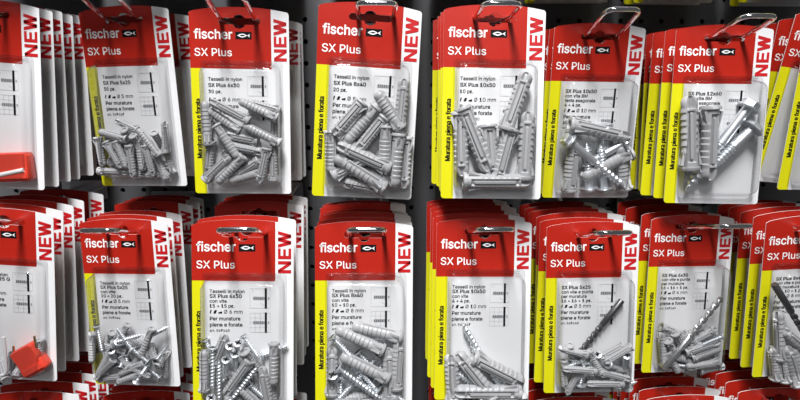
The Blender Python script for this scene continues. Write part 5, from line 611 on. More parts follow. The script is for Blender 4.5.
def bar(bm, u0, v0, u1, v1, t, w, mi):
    d = Vector((u1 - u0, v1 - v0)); n = Vector((-d.y, d.x)).normalized() * t / 2
    f = bm.faces.new([bm.verts.new(card_pt(a, b, w)) for a, b in ((u0 + n.x, v0 + n.y), (u1 + n.x, v1 + n.y), (u1 - n.x, v1 - n.y), (u0 - n.x, v0 - n.y))])
    f.material_index = mi
def make_text_mesh(lines, dia, art):
    bm = bmesh.new()
    n = len(lines); y = 70.0; step = 6.3 if n <= 3 else 4.9
    for i, s in enumerate(lines):
        big = s.startswith('SX')
        for dx in ((0, .14, .28) if big else (0, .16)): write(bm, s, 17.2, y + 3.2, cap=3.7 if big else 3.4, dx=dx, w=.00017 + dx * .0001)
        y += step
    y = 94.0
    for k, du in enumerate((0, 3.6, 8.6)):               # three small drill marks
        u = 17.2 + du
        pts = ([(u, y), (u + .7, y - 3.6), (u + 2.0, y - 3.6), (u + 1.0, y)], [(u, y), (u + 1.2, y - 3.4), (u + 3.6, y - 3.4), (u + 2.4, y)],
               [(u, y), (u, y - 1.3), (u + 3.6, y - 2.2), (u + 3.6, y)])[k]
        bm.faces.new([bm.verts.new(card_pt(a, b, .00017)) for a, b in pts])
    write(bm, '\u00d8 %s mm' % dia, 31.2, y, cap=3.8, bold=.008)
    for dx in (0, .2):
        write(bm, 'Per murature', 17.2, y + 6.8, cap=3.7, dx=dx, w=.00017 + dx * .0001)
        write(bm, 'piene e forate', 17.2, y + 13.0, cap=3.7, dx=dx, w=.00017 + dx * .0001)
    write(bm, 'art. ' + art, 17.2, y + 18.4, cap=2.6, bold=.0)
    fix_facing(bm)
    return mesh('instruction_text', bm, [M_INKK])
def make_picto_mesh():
    bm = bmesh.new(); w = .00015
    for k, v in enumerate((68.6, 93.2)):
        u = 57.0; W, H = 20., 19.5
        for a in ((u, v, u + W, v), (u, v + H, u + W, v + H), (u, v, u, v + H), (u + W, v, u + W, v + H)): bar(bm, *a, .45, w, 2)
        if k == 1:
            for i in (1, 2): bar(bm, u + 5 * i, v, u + 5 * i, v + H, .7, w, 2)
            for i in (1, 2, 3): bar(bm, u, v + H * i / 4, u + 15, v + H * i / 4, .35, w, 2)
        else:
            for i in range(7):
                a, b = u + 2 + (i * 5.3) % 12, v + 2 + (i * 7.1) % 15
                bar(bm, a, b, a + 1.6, b + .6, .5, w, 2)
        bar(bm, u + 15.6, v - .6, u + 15.6, v + H + .6, 2.2, w + .00004, 0)
        bar(bm, u + 3.0, v + H / 2, u + 14.6, v + H / 2, 3.0, w + .00003, 1)
        for i in range(5): bar(bm, u + 4 + 2 * i, v + H / 2 - 1.4, u + 4 + 2 * i, v + H / 2 + 1.4, .5, w + .00006, 0)
        bar(bm, u + 17.5, v + H / 2, u + 19, v + H / 2, 2.4, w + .00003, 1)
    fix_facing(bm)
    return mesh('pictogram', bm, [M_INKK, M_INKG, M_INKL])

def rrect(u0, v0, u1, v1, r, n=5):
    return (arc(u0 + r, v0 + r, r, 180, 270, n) + arc(u1 - r, v0 + r, r, 270, 360, n)
            + arc(u1 - r, v1 - r, r, 0, 90, n) + arc(u0 + r, v1 - r, r, 90, 180, n))
def make_blister_mesh():
    bm = bmesh.new()
    rings = [((10.2, 52.5, 93.5, 187.5, 4), .00045), ((10.2, 52.5, 93.5, 187.5, 4), .0009),
             ((12.2, 56.5, 91.0, 182.5, 7), .0009), ((12.6, 57.2, 90.6, 181.6, 7.5), .0022),
             ((13.0, 58.6, 90.0, 178.6, 8), .0100), ((13.4, 59.6, 89.5, 177.2, 8), .0132),
             ((14.3, 60.8, 88.6, 175.8, 7.5), .0145), ((15.8, 62.6, 87.0, 174, 6.5), CAV)]
    loops = []
    for (a, w) in rings:
        loops.append([bm.verts.new(card_pt(u, v, w)) for u, v in rrect(*a)])
    for a, b in zip(loops, loops[1:]):
        for i in range(len(a)):
            j = (i + 1) % len(a)
            bm.faces.new((a[i], a[j], b[j], b[i]))
    bm.faces.new(loops[-1])
    # pressed ridges of the seal above the dome
    for v in (53.6, 55.2):
        q = []
        for u in range(13, 91, 3): q.append((u, v + .25 * math.sin(u * 1.7)))
        for a, b in zip(q, q[1:]):
            p = [bm.verts.new(card_pt(x, y + dy, ww)) for (x, y), dy, ww in ((a, -.5, .00092), (a, 0, .0016), (b, 0, .0016), (b, -.5, .00092))]
            bm.faces.new(p)
            p2 = [bm.verts.new(card_pt(x, y + dy, ww)) for (x, y), dy, ww in ((a, 0, .0016), (a, .5, .00092), (b, .5, .00092), (b, 0, .0016))]
            bm.faces.new(p2)
    bmesh.ops.recalc_face_normals(bm, faces=bm.faces[:])
    return smooth_by_angle(mesh('blister', bm, [M_CLEAR]), 50)

ME_CARD = make_card_mesh(); ME_BRAND = make_brand_mesh(); ME_NEW = make_new_mesh(); ME_SIDE = make_side_mesh()
ME_PICTO = make_picto_mesh(); ME_BLISTER = make_blister_mesh()

def pose_matrix(q):
    x, y, z, roll, yaw, pit = q
    return (Matrix.Translation((x, y, z)) @ Matrix.Rotation(yaw, 4, 'Z') @ Matrix.Rotation(pit, 4, 'X') @ Matrix.Rotation(roll, 4, 'Y'))

def make_pack(q, label, group, text=None):
    root = link('blister_pack', None); root.empty_display_size = .02
    root.matrix_world = pose_matrix(q)
    tag(root, label, 'blister pack', group)
    card = link('card', ME_CARD, root)
    link('brand_lettering', ME_BRAND, card); link('corner_lettering', ME_NEW, card); link('side_lettering', ME_SIDE, card)
    if text is not None:
        link('instruction_text', text, card); link('pictogram', ME_PICTO, card)
    link('blister', ME_BLISTER, root)
    return root
def copy_pack(src, q, label, group, skip=('instruction_text', 'pictogram')):
    r = src.copy(); COL.objects.link(r); r.matrix_world = pose_matrix(q); r['label'] = label; r['group'] = group
    for ch in src.children:
        c = ch.copy(); COL.objects.link(c); c.parent = r
        for g in ch.children:
            if g.name.split('.')[0] in skip: continue
            d = g.copy(); COL.objects.link(d); d.parent = c
    return r

# ------------------------------------------------------------------ the things inside the blisters (local axis: +z from tip to head, head end at z = 0)
def lathe(bm, prof, n=20, mod=None, cap0=True, cap1=True, mi=0):
    rings = []
    for k, (r, z) in enumerate(prof):
        ring = []
        for i in range(n):
            a = 2 * math.pi * i / n
            rr = r * (mod(a, z, r) if mod else 1)
            ring.append(bm.verts.new((rr * math.cos(a), rr * math.sin(a), z)))
        rings.append(ring)
    for a, b in zip(rings, rings[1:]):
        for i in range(n):
            f = bm.faces.new((a[i], a[(i + 1) % n], b[(i + 1) % n], b[i])); f.material_index = mi
    if cap0: bm.faces.new(rings[0][::-1]).material_index = mi
    if cap1: bm.faces.new(rings[-1]).material_index = mi
    return rings

def make_plug_meshes(R, L, material):
    """Nylon plug: ribbed on two sides, a long sunk slot on the other two, split nose, two flared fins under a drilled collar."""
    bm = bmesh.new()
    NS, NR = 36, 50
    zs = [-L + L * i / NR for i in range(NR + 1)]
    prof = []
    for z in zs[:-1]:
        t = -z / L                                   # 0 at collar, 1 at nose
        r = R * (.93 if t < .9 else .93 * math.sqrt(max(.12, 1 - ((t - .9) / .115) ** 2)))
        prof.append((r, z))
    prof.append((R * .93, -.02 * L))
    def mod(a, z, r):
        t = -z / L; c, s = math.cos(a), math.sin(a)
        if .10 < t < .80 and .91 < abs(s) < .96: return .62      # the long loop-shaped slots
        if (.10 < t < .125 or .775 < t < .80) and abs(s) >= .96: return .66
        if .80 <= t < .99 and abs(s) > .93: return .40 if t > .84 else .9   # split nose
        if .22 < t < .86 and abs(c) > .62:                  # ribs
            ph = (t - .22) / .64 * 7
            fr = ph - math.floor(ph)
            return 1.07 - .16 * fr
        return 1.
    lathe(bm, prof, NS, mod)
    for s in (1, -1):                                    # fins flaring towards the collar
        for k in (-1, 1):
            y0 = k * R * .42; th = R * .16
            pts = [(s * R * .80, -.24 * L), (s * R * 1.22, -.05 * L), (s * R * .86, -.045 * L)]
            A = [bm.verts.new((x, y0 - th, z)) for x, z in pts]; B = [bm.verts.new((x, y0 + th, z)) for x, z in pts]
            bm.faces.new(A); bm.faces.new(B[::-1])
            for i in range(3):
                j = (i + 1) % 3; bm.faces.new((A[i], B[i], B[j], A[j]))
    bmesh.ops.recalc_face_normals(bm, faces=bm.faces[:])
    body = smooth_by_angle(mesh('wall_plug', bm, [material]), 32)
    bm = bmesh.new()
    h = .035 * L
    lathe(bm, [(R * .93, -.02 * L), (R * 1.17, -.018 * L), (R * 1.17, h * .4), (R * 1.08, h), (R * .66, h), (R * .60, h * .6), (R * .58, -.25 * L)], 24, cap0=False)
    for v in bm.verts:
        pass
    bmesh.ops.recalc_face_normals(bm, faces=bm.faces[:])
    collar = smooth_by_angle(mesh('collar', bm, [material, M_DARK]), 40)
    return body, collar
PLUG = {'p5': (.0029, .025), 'p6': (.0035, .030), 'p8': (.0046, .040), 'p10': (.0056, .050), 'p12': (.0065, .060)}
PLUG_ME = {k: make_plug_meshes(R, L, M_NYLON_L if k in ('p5', 'p8', 'p10') else M_NYLON) for k, (R, L) in PLUG.items()}

def thread_bm(bm, R, z0, z1, pitch, tip, n=14, per=8):
    """Helical thread from z0 (shank side) down to z1 (tip)."""
    turns = (z0 - z1) / pitch; N = int(turns * per)
    rings = []
    for k in range(N + 1):
        z = z0 + (z1 - z0) * k / N
        taper = min(1., (z - z1) / tip + .06)
        ring = []
        for i in range(n):
            a = 2 * math.pi * i / n
            fr = (k / per + i / n) % 1.0
            r = R * taper * (.66 + .40 * (1 - abs(2 * fr - 1)) ** 1.5)
            ring.append(bm.verts.new((r * math.cos(a), r * math.sin(a), z)))
        rings.append(ring)
    for a, b in zip(rings, rings[1:]):
        for i in range(n): bm.faces.new((b[i], b[(i + 1) % n], a[(i + 1) % n], a[i]))
    bm.faces.new(rings[-1])
    bm.faces.new(rings[0][::-1])
def make_screw_meshes(R, L, head):
    bm = bmesh.new()
    thread_bm(bm, R, -.12 * L, -L, R * 1.15, 2.6 * R)
    lathe(bm, [(R * .70, -.13 * L), (R * .70, 0)], 14)
    bmesh.ops.recalc_face_normals(bm, faces=bm.faces[:])
    shank = smooth_by_angle(mesh('screw', bm, [M_ZINC]), 60)
    bm = bmesh.new()                                  # countersunk head with a cross recess
    h = head * .62
    lathe(bm, [(R * .70, -h), (head, -.12 * h), (head, .02 * h), (head * .86, .20 * h), (head * .3, .24 * h)], 22)
    bmesh.ops.recalc_face_normals(bm, faces=bm.faces[:])
    for a in (0, 45, 90, 135):
        wdt = head * (.17 if a % 90 == 0 else .06)
        mx = Matrix.Rotation(math.radians(a), 4, 'Z')
        q = [bm.verts.new(mx @ Vector(p)) for p in ((-head * .72, -wdt, .26 * h), (head * .72, -wdt, .26 * h), (head * .72, wdt, .26 * h), (-head * .72, wdt, .26 * h))]
        f = bm.faces.new(q); f.material_index = 1
    hd = smooth_by_angle(mesh('head', bm, [M_ZINC, M_DARK]), 40)
    return shank, hd
SCREW = {'s4': (.0019, .029, .0034), 's5': (.0024, .040, .0043), 's6': (.0030, .055, .0052)}
SCREW_ME = {k: make_screw_meshes(*v) for k, v in SCREW.items()}
def make_hex_meshes(R, L, af):
    bm = bmesh.new()
    lathe(bm, [(R * .92, 0), (R * .92, -.42 * L)][::-1], 20)
    thread_bm(bm, R, -.42 * L, -L, R * .95, 2.2 * R)
    bmesh.ops.recalc_face_normals(bm, faces=bm.faces[:])
    shank = smooth_by_angle(mesh('hex_bolt', bm, [M_ZINC]), 60)
    bm = bmesh.new()
    lathe(bm, [(af * .98, 0), (af * 1.02, .0006), (af * .98, .0013), (af * .60, .0017)], 28)      # washer flange
    hr = af * .80
    rg = lathe(bm, [(hr, .0012), (hr, R * 1.28), (hr * .86, R * 1.45)], 6)
    bmesh.ops.recalc_face_normals(bm, faces=bm.faces[:])
    hd = smooth_by_angle(mesh('head', bm, [M_ZINC]), 25)
    return shank, hd
HEX = {'h8': (.0034, .050, .0068), 'h10': (.0040, .062, .0082)}
HEX_ME = {k: make_hex_meshes(*v) for k, v in HEX.items()}
def make_bit_meshes(R, L, material):
    bm = bmesh.new()                                 # +z end is the plain shank
    lathe(bm, [(R * .9, -.45 * L), (R, -.44 * L), (R, -.01 * L), (R * .85, 0)], 20)
    shank = smooth_by_angle(mesh('drill_bit', bm, [material]), 40)
    bm = bmesh.new()
    N = 70; n = 24; rings = []
    for k in range(N + 1):
        z = -.45 * L - .52 * L * k / N
        ph = k / N * 2 * math.pi * 2.6
        ring = []
        for i in range(n):
            a = 2 * math.pi * i / n
            c = abs(math.cos(a - ph))
            r = R * (1.0 if c > .80 else .62 if c < .62 else .62 + .38 * (c - .62) / .18)
            ring.append(bm.verts.new((r * math.cos(a), r * math.sin(a), z)))
        rings.append(ring)
    for a, b in zip(rings, rings[1:]):
        for i in range(n): bm.faces.new((b[i], b[(i + 1) % n], a[(i + 1) % n], a[i]))
    bm.faces.new(rings[-1]); bm.faces.new(rings[0][::-1])
    bmesh.ops.recalc_face_normals(bm, faces=bm.faces[:])
    flute = smooth_by_angle(mesh('flute', bm, [material]), 38)
    bm = bmesh.new()                                 # carbide plate
    pts = [(-R * 1.12, -.955 * L), (R * 1.12, -.955 * L), (R * 1.12, -.985 * L), (0, -L), (-R * 1.12, -.985 * L)]
    A = [bm.verts.new((x, -R * .28, z)) for x, z in pts]; B = [bm.verts.new((x, R * .28, z)) for x, z in pts]
    bm.faces.new(A); bm.faces.new(B[::-1])
    for i in range(5): bm.faces.new((A[i], B[i], B[(i + 1) % 5], A[(i + 1) % 5]))
    bmesh.ops.recalc_face_normals(bm, faces=bm.faces[:])
    return shank, flute, mesh('tip', bm, [M_BITB])
BIT = {'d5': (.0024, .052), 'd6': (.0027, .074)}
BIT_ME = {('d5', 0): make_bit_meshes(*BIT['d5'], M_BIT), ('d6', 0): make_bit_meshes(*BIT['d6'], M_BIT), ('d6', 1): make_bit_meshes(*BIT['d6'], M_BITB)}

def frame_from(a, b, spin):
    """Matrix with +z along tip(b) -> head(a), origin at the head."""
    z = (a - b).normalized(); ref = Vector((0, -1, 0))
    if abs(z.dot(ref)) > .95: ref = Vector((1, 0, 0))
    x = ref.cross(z).normalized(); y = z.cross(x)
    m = Matrix((x, y, z)).transposed().to_4x4(); m.translation = a
    return m @ Matrix.Rotation(spin, 4, 'Z')
def rod_bm(bm, pts, r, n=10, closed=False):
    pts = [Vector(p) for p in pts]; rings = []; prev = None
    N = len(pts)
    for i, p in enumerate(pts):
        if closed: t = (pts[(i + 1) % N] - pts[i - 1]).normalized()
        else: t = (pts[min(i + 1, N - 1)] - pts[max(i - 1, 0)]).normalized()
        if prev is None:
            ref = Vector((0, 0, 1)) if abs(t.z) < .9 else Vector((1, 0, 0))
            nx = ref.cross(t).normalized()
        else:
            nx = (prev - t * prev.dot(t)).normalized()
        prev = nx; ny = t.cross(nx)
        rings.append([bm.verts.new(p + (nx * math.cos(2 * math.pi * k / n) + ny * math.sin(2 * math.pi * k / n)) * r) for k in range(n)])
    for a, b in zip(rings, rings[1:]):
        for k in range(n): bm.faces.new((a[k], a[(k + 1) % n], b[(k + 1) % n], b[k]))
    if not closed:
        bm.faces.new(rings[0][::-1]); bm.faces.new(rings[-1])

ORD = ['first', 'second', 'third', 'fourth', 'fifth', 'sixth', 'seventh', 'eighth', 'ninth', 'tenth', 'eleventh', 'twelfth', 'thirteenth', 'fourteenth', 'fifteenth', 'sixteenth', 'seventeenth', 'eighteenth', 'nineteenth', 'twentieth', 'twenty-first', 'twenty-second']
KIND = {'p': ('wall_plug', 'grey ribbed plug', 'wall plug', 'wall plugs'), 's': ('screw', 'silver cross-head screw', 'screw', 'screws'),
        'h': ('hex_bolt', 'silver hex-head bolt', 'bolt', 'hex bolts'), 'd': ('drill_bit', 'masonry drill bit', 'drill bit', 'drill bits')}

PACKS = {   # key: (how to tell the pack, text lines, plug diameter, article number)
 '10': ('upper left edge pack', ['Tasselli in nylon', 'SX Plus 5x25', '20 pz.'], '5', '567626'),
 '11': ('thirty-five-piece plug pack', ['Tasselli in nylon', 'SX Plus 5x25', '35 pz.'], '5', '567627'),
 '12': ('thirty-piece plug pack', ['Tasselli in nylon', 'SX Plus 6x30', '30 pz.'], '6', '567628'),
 '13': ('twenty-piece plug pack', ['Tasselli in nylon', 'SX Plus 8x40', '20 pz.'], '8', '567629'),
 '14': ('ten-piece plug pack', ['Tasselli in nylon', 'SX Plus 10x50', '10 pz.'], '10', '567630'),
 '15': ('short hex-bolt pack', ['SX Plus 10x50', 'con vite BM', 'testa esagonale', '4 + 4 pz.'], '10', '567631'),
 '16': ('long hex-bolt pack', ['SX Plus 12x60', 'con vite BM', 'testa esagonale', '2 + 2 pz.'], '12', '567632'),
 '17': ('upper right edge pack', ['SX Plus 12x60', 'con vite BM', '2 + 2 pz.'], '12', '567633'),
 '20': ('lower left edge pack', ['Tasselli in nylon', 'SX Plus 5x25 G', 'per', '10 + 10 pz'], '5', '567640'),
 '21': ('twenty-plus-twenty pack', ['Tasselli in nylon', 'SX Plus 5x25', 'con vite', '20 + 20 pz.'], '5', '567644'),
 '22': ('fifteen-plus-fifteen pack', ['Tasselli in nylon', 'SX Plus 6x30', 'con vite', '15 + 15 pz.'], '6', '567645'),
 '23': ('ten-plus-ten pack', ['Tasselli in nylon', 'SX Plus 8x40', 'con vite', '10 + 10 pz.'], '8', '567646'),
 '24': ('four-plus-four screw pack', ['Tasselli in nylon', 'SX Plus 10x50', 'con vite', '4 + 4 pz.'], '10', '567647'),
 '25': ('dark-bit pack', ['SX Plus 5x25', 'con vite e punta', 'per muratura', '16 + 16 + 1 pz.'], '5', '567648'),
 '26': ('bright-bit pack', ['SX Plus 6x30', 'con vite e punta', 'per muratura', '16 + 16 + 1 pz.'], '6', '567649'),
 '27': ('lower right edge pack', ['SX Plus 8x40', 'con vite e punta', 'per muratura', '10 + 10 + 1 pz.'], '8', '567650'),
}
FRONT_LABEL = {
 '10': 'front red-topped pack cut off at the upper left edge, red plastic box inside',
 '11': 'front pack of small grey plugs reading thirty-five pieces, upper row, tilted on its hook',
 '12': 'front pack of grey plugs reading thirty pieces, upper row',
 '13': 'front pack of thick grey plugs reading twenty pieces, upper row, leaning right',
 '14': 'front pack of big grey plugs reading ten pieces, upper row',
 '15': 'front pack of plugs and short hex bolts, upper row',
 '16': 'front pack of two large plugs and two long hex bolts, upper row',
 '17': 'front pack cut off at the upper right edge, leaning right',
 '20': 'front red-topped pack cut off at the lower left edge, red plastic box inside',
 '21': 'front pack of small plugs and screws reading twenty plus twenty, lower row',
 '22': 'front pack of plugs and screws reading fifteen plus fifteen, lower row',
 '23': 'front pack of plugs and long screws reading ten plus ten, lower row',
 '24': 'front pack of big plugs and screws reading four plus four, lower row',
 '25': 'front pack of plugs, screws and dark drill bit, lower row',
 '26': 'front pack of plugs, screws and bright drill bit, lower row',
 '27': 'front pack with dark drill bit cut off at the lower right edge',
}

# ------------------------------------------------------------------ the packs on their hooks
FRONT = {}
for key, q in POSES.items():
    who, lines, dia, art = PACKS[key]
    FRONT[key] = make_pack(q, FRONT_LABEL[key], 'front packs of the %s row' % ('upper' if key[0] == '1' else 'lower'), make_text_mesh(lines, dia, art))
proto = FRONT['13']

def stack_behind(key, depths, base, where, group, jit=1.0, lean=None):
    """Packs further back on the same hook, each hanging a little differently."""
    x, y, z, roll, yaw, pit = base
    rnd = random.Random(int(key) * 7 + 3)
    for k, i in enumerate(depths):
        r = roll * max(.5, 1 - .12 * i) + rnd.gauss(0, .008) * jit
        yy = y + STEP * i + rnd.uniform(-.0002, .0002)
        if lean and i <= len(lean):
            r = lean[i - 1]
        if yy > BOARD_Y - .010: break
        copy_pack(proto, (x + rnd.gauss(0, .0008) * jit, yy, z + rnd.gauss(0, .0005) * jit, r, yaw + rnd.gauss(0, .0015), pit),
                  where(k), group)
BEHIND = {'10': (1, 2, 3, 4, 5), '11': (3, 4, 5), '12': (4, 5), '13': (4, 5), '14': (1, 2, 3, 4), '15': (1, 2, 3, 4), '16': (1, 2, 3, 4, 5), '17': (1, 2, 3, 4),
          '20': (1, 2, 3, 5), '21': (1, 2, 4, 5, 6), '22': (1, 4, 5, 6), '23': (1, 2, 3, 4, 5), '24': (1, 2, 3, 4, 5), '25': (1, 2, 3, 4, 5), '26': (1, 3, 4), '27': (1, 2, 3, 4)}
LEAN = {'17': [.125, .06], '14': [.0, -.01]}
for key, q in POSES.items():
    who = PACKS[key][0]
    q = list(q)
    stack_behind(key, BEHIND[key], q, lambda i: 'red-topped pack hanging %s behind the %s' % (ORD[i], who), 'packs stacked behind the ' + who, lean=LEAN.get(key))

ROW = .1530
BELOW = [range(7), range(7), (0, 1), (0, 1), (0, 1, 2, 3), range(5), range(6), range(7)]
for c in range(8):
    up, lo = POSES['1%d' % c], POSES['2%d' % c]
    stack_behind('3%d' % c, range(8), (up[0], .442, (.206 if c < 5 else .199), .0, 0, -.04), lambda i: 'red-topped pack hanging %s from the front, above the %s' % (ORD[i], PACKS['1%d' % c][0]), 'packs at the top edge above the ' + PACKS['1%d' % c][0])
    stack_behind('4%d' % c, BELOW[c], (lo[0], .436 if c < 5 else .446, lo[2] - ROW, .01, 0, -.05), lambda i: 'red-topped pack hanging %s from the front, below the %s' % (ORD[i], PACKS['2%d' % c][0]), 'packs at the bottom edge below the ' + PACKS['2%d' % c][0])

# ------------------------------------------------------------------ contents
def place(kind, a, b, spin, labels, k):
    fam = kind[0]
    name, desc, cat, grp = KIND[fam]
    d = (a - b).length
    if fam == 'p':
        L = PLUG[kind][1]; me = PLUG_ME[kind]; names = ('wall_plug', 'collar')
    elif fam == 's':
        L = SCREW[kind][1]; me = SCREW_ME[kind]; names = ('screw', 'head')
    elif fam == 'h':
        L = HEX[kind][1]; me = HEX_ME[kind]; names = ('hex_bolt', 'head')
    else:
        L = BIT[kind][1]; me = BIT_ME[(kind, k)]; names = ('drill_bit', 'flute', 'tip')
    s = min(1.25 if fam == 'h' else 1.12, max(.72, d / L))
    m = frame_from(a, b, spin) @ Matrix.Diagonal((1, 1, s, 1))
    o = link(names[0], me[0]); o.matrix_world = m
    for nm, dd in zip(names[1:], me[1:]): link(nm, dd, o)
    return o

rs = random.Random(5)
for key, items in CONTENTS.items():
    who = PACKS[key][0]; mw = pose_matrix(POSES[key])
    order = {}
    rows = []
    for it in items:
        fam = it[0][0] if it[0] not in ('rod', 'pin', 'hook') else it[0]
        cu, cv = (it[1] + it[4]) / 2, (it[2] + it[5]) / 2
        rows.append((fam, cu, cv, it))
    bands = {}
    for fam in set(r[0] for r in rows):
        sel = sorted([r for r in rows if r[0] == fam], key=lambda r: r[2])
        n = len(sel)
        nb = 1 if n < 4 else 2 if n < 9 else 3
        for b in range(nb):
            part = sorted(sel[b * n // nb:(b + 1) * n // nb], key=lambda r: r[1])
            for i, r in enumerate(part):
                order[id(r[3])] = (b, nb, i, len(part))
    for fam, cu, cv, it in rows:
        kind, u1, v1, w1, u2, v2, w2 = it
        a = mw @ card_pt(u1, v1, w1 / 1000); b = mw @ card_pt(u2, v2, w2 / 1000)
        bnd, nb, i, n = order[id(it)]
        pos = ('%s from left' % ORD[i]) if n > 1 else 'only one'
        lay = '' if nb == 1 else (' in %s row' % (('top', 'bottom') if nb == 2 else ('top', 'middle', 'bottom'))[bnd])
        if fam in KIND:
            name, desc, cat, grp = KIND[fam]
            spin = rs.choice((0, math.pi / 2)) + rs.uniform(-.5, .5)
            if key in ('14', '16', '24') and fam == 'p' and it[5] != it[2]: spin = rs.uniform(-.35, .35)      # slots face the shopper
            o = place(kind, a, b, spin, None, 1 if key == '26' else 0)
            if fam == 'd': desc = ('bright fluted masonry drill bit' if key == '26' else 'dark masonry drill bit')
            if n == 1 and nb == 1: lab = '%s slanting across the %s' % (desc, who)
            else: lab = '%s, %s%s of the %s' % (desc, pos, lay, who)
            tag(o, lab, cat, '%s in the %s' % (grp, who))
        elif fam == 'rod':
            bm = bmesh.new(); rod_bm(bm, [a, b], .0017, 12)
            o = link('rod', smooth_by_angle(mesh('rod', bm, [M_WPL])))
            tag(o, 'white rod lying across the red plastic box in the ' + who, 'rod')
        elif fam == 'pin':
            bm = bmesh.new(); rod_bm(bm, [a, a.lerp(b, .6), b], .0009, 8)
            o = link('pin', smooth_by_angle(mesh('pin', bm, [M_BRASS])))
            tag(o, 'thin brass pin, %s, sticking up behind the red plastic box, lower left' % pos, 'pin', 'pins behind the red box')
        elif fam == 'hook':
            bm = bmesh.new()
            r = .0052; c = (a + b) / 2; pts = [a + Vector((0, 0, .012)), a + Vector((0, 0, .004))]
            pts += [c + Vector((-r + r * math.cos(t), 0, -.006 + r * math.sin(t) * -1)) for t in [math.pi * i / 8 for i in range(9)]]
            pts = [p + Vector((.0026, 0, 0)) for p in pts]
            rod_bm(bm, pts, .0012, 10)
            o = link('cup_hook', smooth_by_angle(mesh('cup_hook', bm, [M_WPL])))
            tag(o, 'white cup hook beside the red plastic box in the ' + who, 'hook')

# the red plastic boxes inside the two packs at the left edge
def red_box(key, cu, cv, wd, ht, deg, label):
    bm = bmesh.new()
    def ring(w2, h2, r, y): return [bm.verts.new((x * U, y, -z * U)) for x, z in rrect(-w2 / 2, -h2 / 2, w2 / 2, h2 / 2, r)]
    T = .0105
    loops = [ring(wd - 1.5, ht - 1.5, 3, 0), ring(wd, ht, 3.5, -.001), ring(wd, ht, 3.5, -T + .001), ring(wd - 1.6, ht - 1.6, 3, -T)]
    for a, b in zip(loops, loops[1:]):
        for i in range(len(a)):
            j = (i + 1) % len(a); bm.faces.new((a[i], a[j], b[j], b[i]))
    bm.faces.new(loops[-1]); bm.faces.new(loops[0][::-1])
    bmesh.ops.recalc_face_normals(bm, faces=bm.faces[:])
    o = link('plastic_box', smooth_by_angle(mesh('plastic_box', bm, [M_REDPL]), 35))
    bm = bmesh.new()
    bmesh.ops.create_cube(bm, size=1, matrix=Matrix.Translation((0, -T - .0002, -ht * .30 * U)) @ Matrix.Diagonal((wd * .98 * U, .0024, ht * .24 * U, 1)))
    bmesh.ops.bevel(bm, geom=bm.edges[:] + bm.verts[:], offset=.0007, segments=2, affect='EDGES')
    bd = link('lid_band', smooth_by_angle(mesh('lid_band', bm, [M_REDPL]), 35), o)
    o.matrix_world = pose_matrix(POSES[key]) @ Matrix.Translation(card_pt(cu, cv, .0012)) @ Matrix.Rotation(math.radians(deg), 4, 'Y')
    tag(o, label, 'plastic box', 'red plastic boxes')
red_box('10', 72, 166, 41, 29, -6, 'red plastic box lying level in the cropped upper-left-edge pack')
red_box('20', 78.5, 161, 25.5, 32, -33, 'red plastic box tilted in the cropped lower-left-edge pack')

# ------------------------------------------------------------------ hooks
def make_hook(x, z, yfront, label, group, reach=.037, lift=.0105):
    bm = bmesh.new()
    hw = .0122; r = .0017; cr = .006
    yb = BOARD_Y - .003; yf = yfront - .004
    zt = z + 2.0 * U
    def bend(s):                                   # rises smoothly beyond the front pack
        t = max(0., min(1., s / reach)); return lift * (t ** 1.15)
    side = []
    n = 10
    for i in range(n + 1):
        s = reach * i / n
        if s <= reach - cr: side.append((hw, yf - s, zt + bend(s)))
    end = []
    for i in range(0, 7):
        a = math.radians(90 * i / 6)
        s = reach - cr + cr * math.sin(a)
        end.append((hw - cr + cr * math.cos(a), yf - s, zt + bend(s)))
    right = [(hw, yb, zt), (hw, yf + .012, zt)] + side + end
    pts = right + [(-px, py, pz) for px, py, pz in right[::-1]]
    rod_bm(bm, pts, r, 12)
    root = link('display_hook', None); root.location = (x, 0, 0); root.empty_display_size = .02
    link('wire_loop', smooth_by_angle(mesh('wire_loop', bm, [M_CHROME]), 60), root)
    bm = bmesh.new()
    bmesh.ops.create_cube(bm, size=1, matrix=Matrix.Translation((0, BOARD_Y - .002, zt)) @ Matrix.Diagonal((.042, .003, .018, 1)))
    bmesh.ops.bevel(bm, geom=bm.edges[:], offset=.0008, segments=2, affect='EDGES')
    link('back_plate', mesh('back_plate', bm, [M_CHROME]), root)
    tag(root, label, 'display hook', group)
HOOKFIT = {'13': (.004, .036, .0033), '14': (-.002, .030, .005), '15': (0, .038, .0137), '22': (.004, .034, .011), '23': (.002, .034, .012), '26': (.002, .052, .0125), '21': (0, .040, .0105), '17': (0, .037, .0105)}
for key, q in POSES.items():
    dx, reach, lift = HOOKFIT.get(key, (0, .037, .0105))
    make_hook(q[0] + dx, q[2], q[1], 'chrome double-wire loop hook holding the ' + PACKS[key][0], 'chrome display hooks', reach, lift)
for c in range(8):
    up, lo = POSES['1%d' % c], POSES['2%d' % c]
    make_hook(lo[0], lo[2] - ROW, .436 if c < 5 else .446, 'chrome loop hook at the bottom edge below the ' + PACKS['2%d' % c][0], 'chrome display hooks')
    make_hook(up[0], up[2] + ROW, .446, 'chrome loop hook past the top edge above the ' + PACKS['1%d' % c][0], 'chrome display hooks')

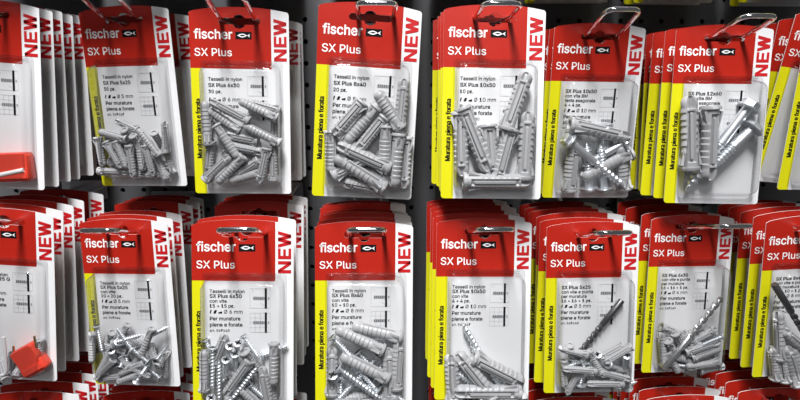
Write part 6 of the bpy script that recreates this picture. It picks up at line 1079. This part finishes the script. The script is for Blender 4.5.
# ------------------------------------------------------------------ the perforated back panel
def pegboard():
    bm = bmesh.new(); P = .020; rad = .0023
    X0, Z0, NX, NZ = -.50, -.42, 52, 44
    off = [(rad * math.cos(math.radians(a)), rad * math.sin(math.radians(a))) for a in [22.5 * i for i in range(16)]]
    sq = []
    for a in [22.5 * i for i in range(16)]:
        c, s = math.cos(math.radians(a)), math.sin(math.radians(a)); k = P / 2 / max(abs(c), abs(s)); sq.append((c * k, s * k))
    for i in range(NX):
        for j in range(NZ):
            cx, cz = X0 + P * i, Z0 + P * j
            o = [bm.verts.new((cx + a, BOARD_Y, cz + b)) for a, b in sq]
            h = [bm.verts.new((cx + a, BOARD_Y, cz + b)) for a, b in off]
            d = [bm.verts.new((cx + a, BOARD_Y + .003, cz + b)) for a, b in off]
            for k in range(16):
                l = (k + 1) % 16
                bm.faces.new((o[k], o[l], h[l], h[k])); bm.faces.new((h[k], h[l], d[l], d[k]))
    bmesh.ops.remove_doubles(bm, verts=bm.verts[:], dist=1e-6)
    bmesh.ops.recalc_face_normals(bm, faces=bm.faces[:])
    o = link('wall_back', mesh('wall_back', bm, [M_BOARD])); o['kind'] = 'structure'
    bm = bmesh.new()
    bmesh.ops.create_cube(bm, size=1, matrix=Matrix.Translation((0, BOARD_Y + .03, 0)) @ Matrix.Diagonal((1.3, .02, 1.2, 1)))
    o = link('wall_rear', mesh('wall_rear', bm, [M_DARK])); o['kind'] = 'structure'
pegboard()

# ------------------------------------------------------------------ light: the shop's ceiling fitting, an added frontal fill, and the room's soft bounce
def area(name, loc, target, sx, sy, power, col=(1, 1, 1)):
    l = bpy.data.lights.new(name, 'AREA'); l.shape = 'RECTANGLE'; l.size = sx; l.size_y = sy; l.energy = power; l.color = col
    o = bpy.data.objects.new(name, l); COL.objects.link(o); o.location = loc
    o.rotation_euler = (Vector(target) - Vector(loc)).to_track_quat('-Z', 'Y').to_euler()
    return o
area('ceiling_or_fill_light', (-.14, -.50, 1.60), (-.14, -.45, 0), .32, .9, 92)
area('ceiling_or_fill_light', (.10, -2.60, 1.60), (0, .45, -.05), .9, .7, 12)  # added weak frontal fill far behind the camera, not a shop fitting
w = bpy.data.worlds.new('shop'); SC.world = w; w.use_nodes = True
w.node_tree.nodes['Background'].inputs['Color'].default_value = (.96, .98, 1, 1)
w.node_tree.nodes['Background'].inputs['Strength'].default_value = .08

# ------------------------------------------------------------------ camera
cam = bpy.data.cameras.new('camera'); co = bpy.data.objects.new('camera', cam); COL.objects.link(co)
cam.sensor_width = 36; cam.lens = 590 / 800 * 36; cam.clip_start = .01; cam.clip_end = 50
co.matrix_world = Matrix.Rotation(math.radians(-CAM_YAW), 4, 'Z') @ Matrix.Rotation(math.radians(90 - CAM_DOWN), 4, 'X')
SC.camera = co
SC.view_settings.view_transform = 'Standard'; SC.view_settings.look = 'None'
SC.view_settings.gamma = 1; SC.view_settings.use_curve_mapping = False
SC.view_settings.exposure = 0.0
SC.cycles.transparent_max_bounces = 24
bpy.context.view_layer.update()
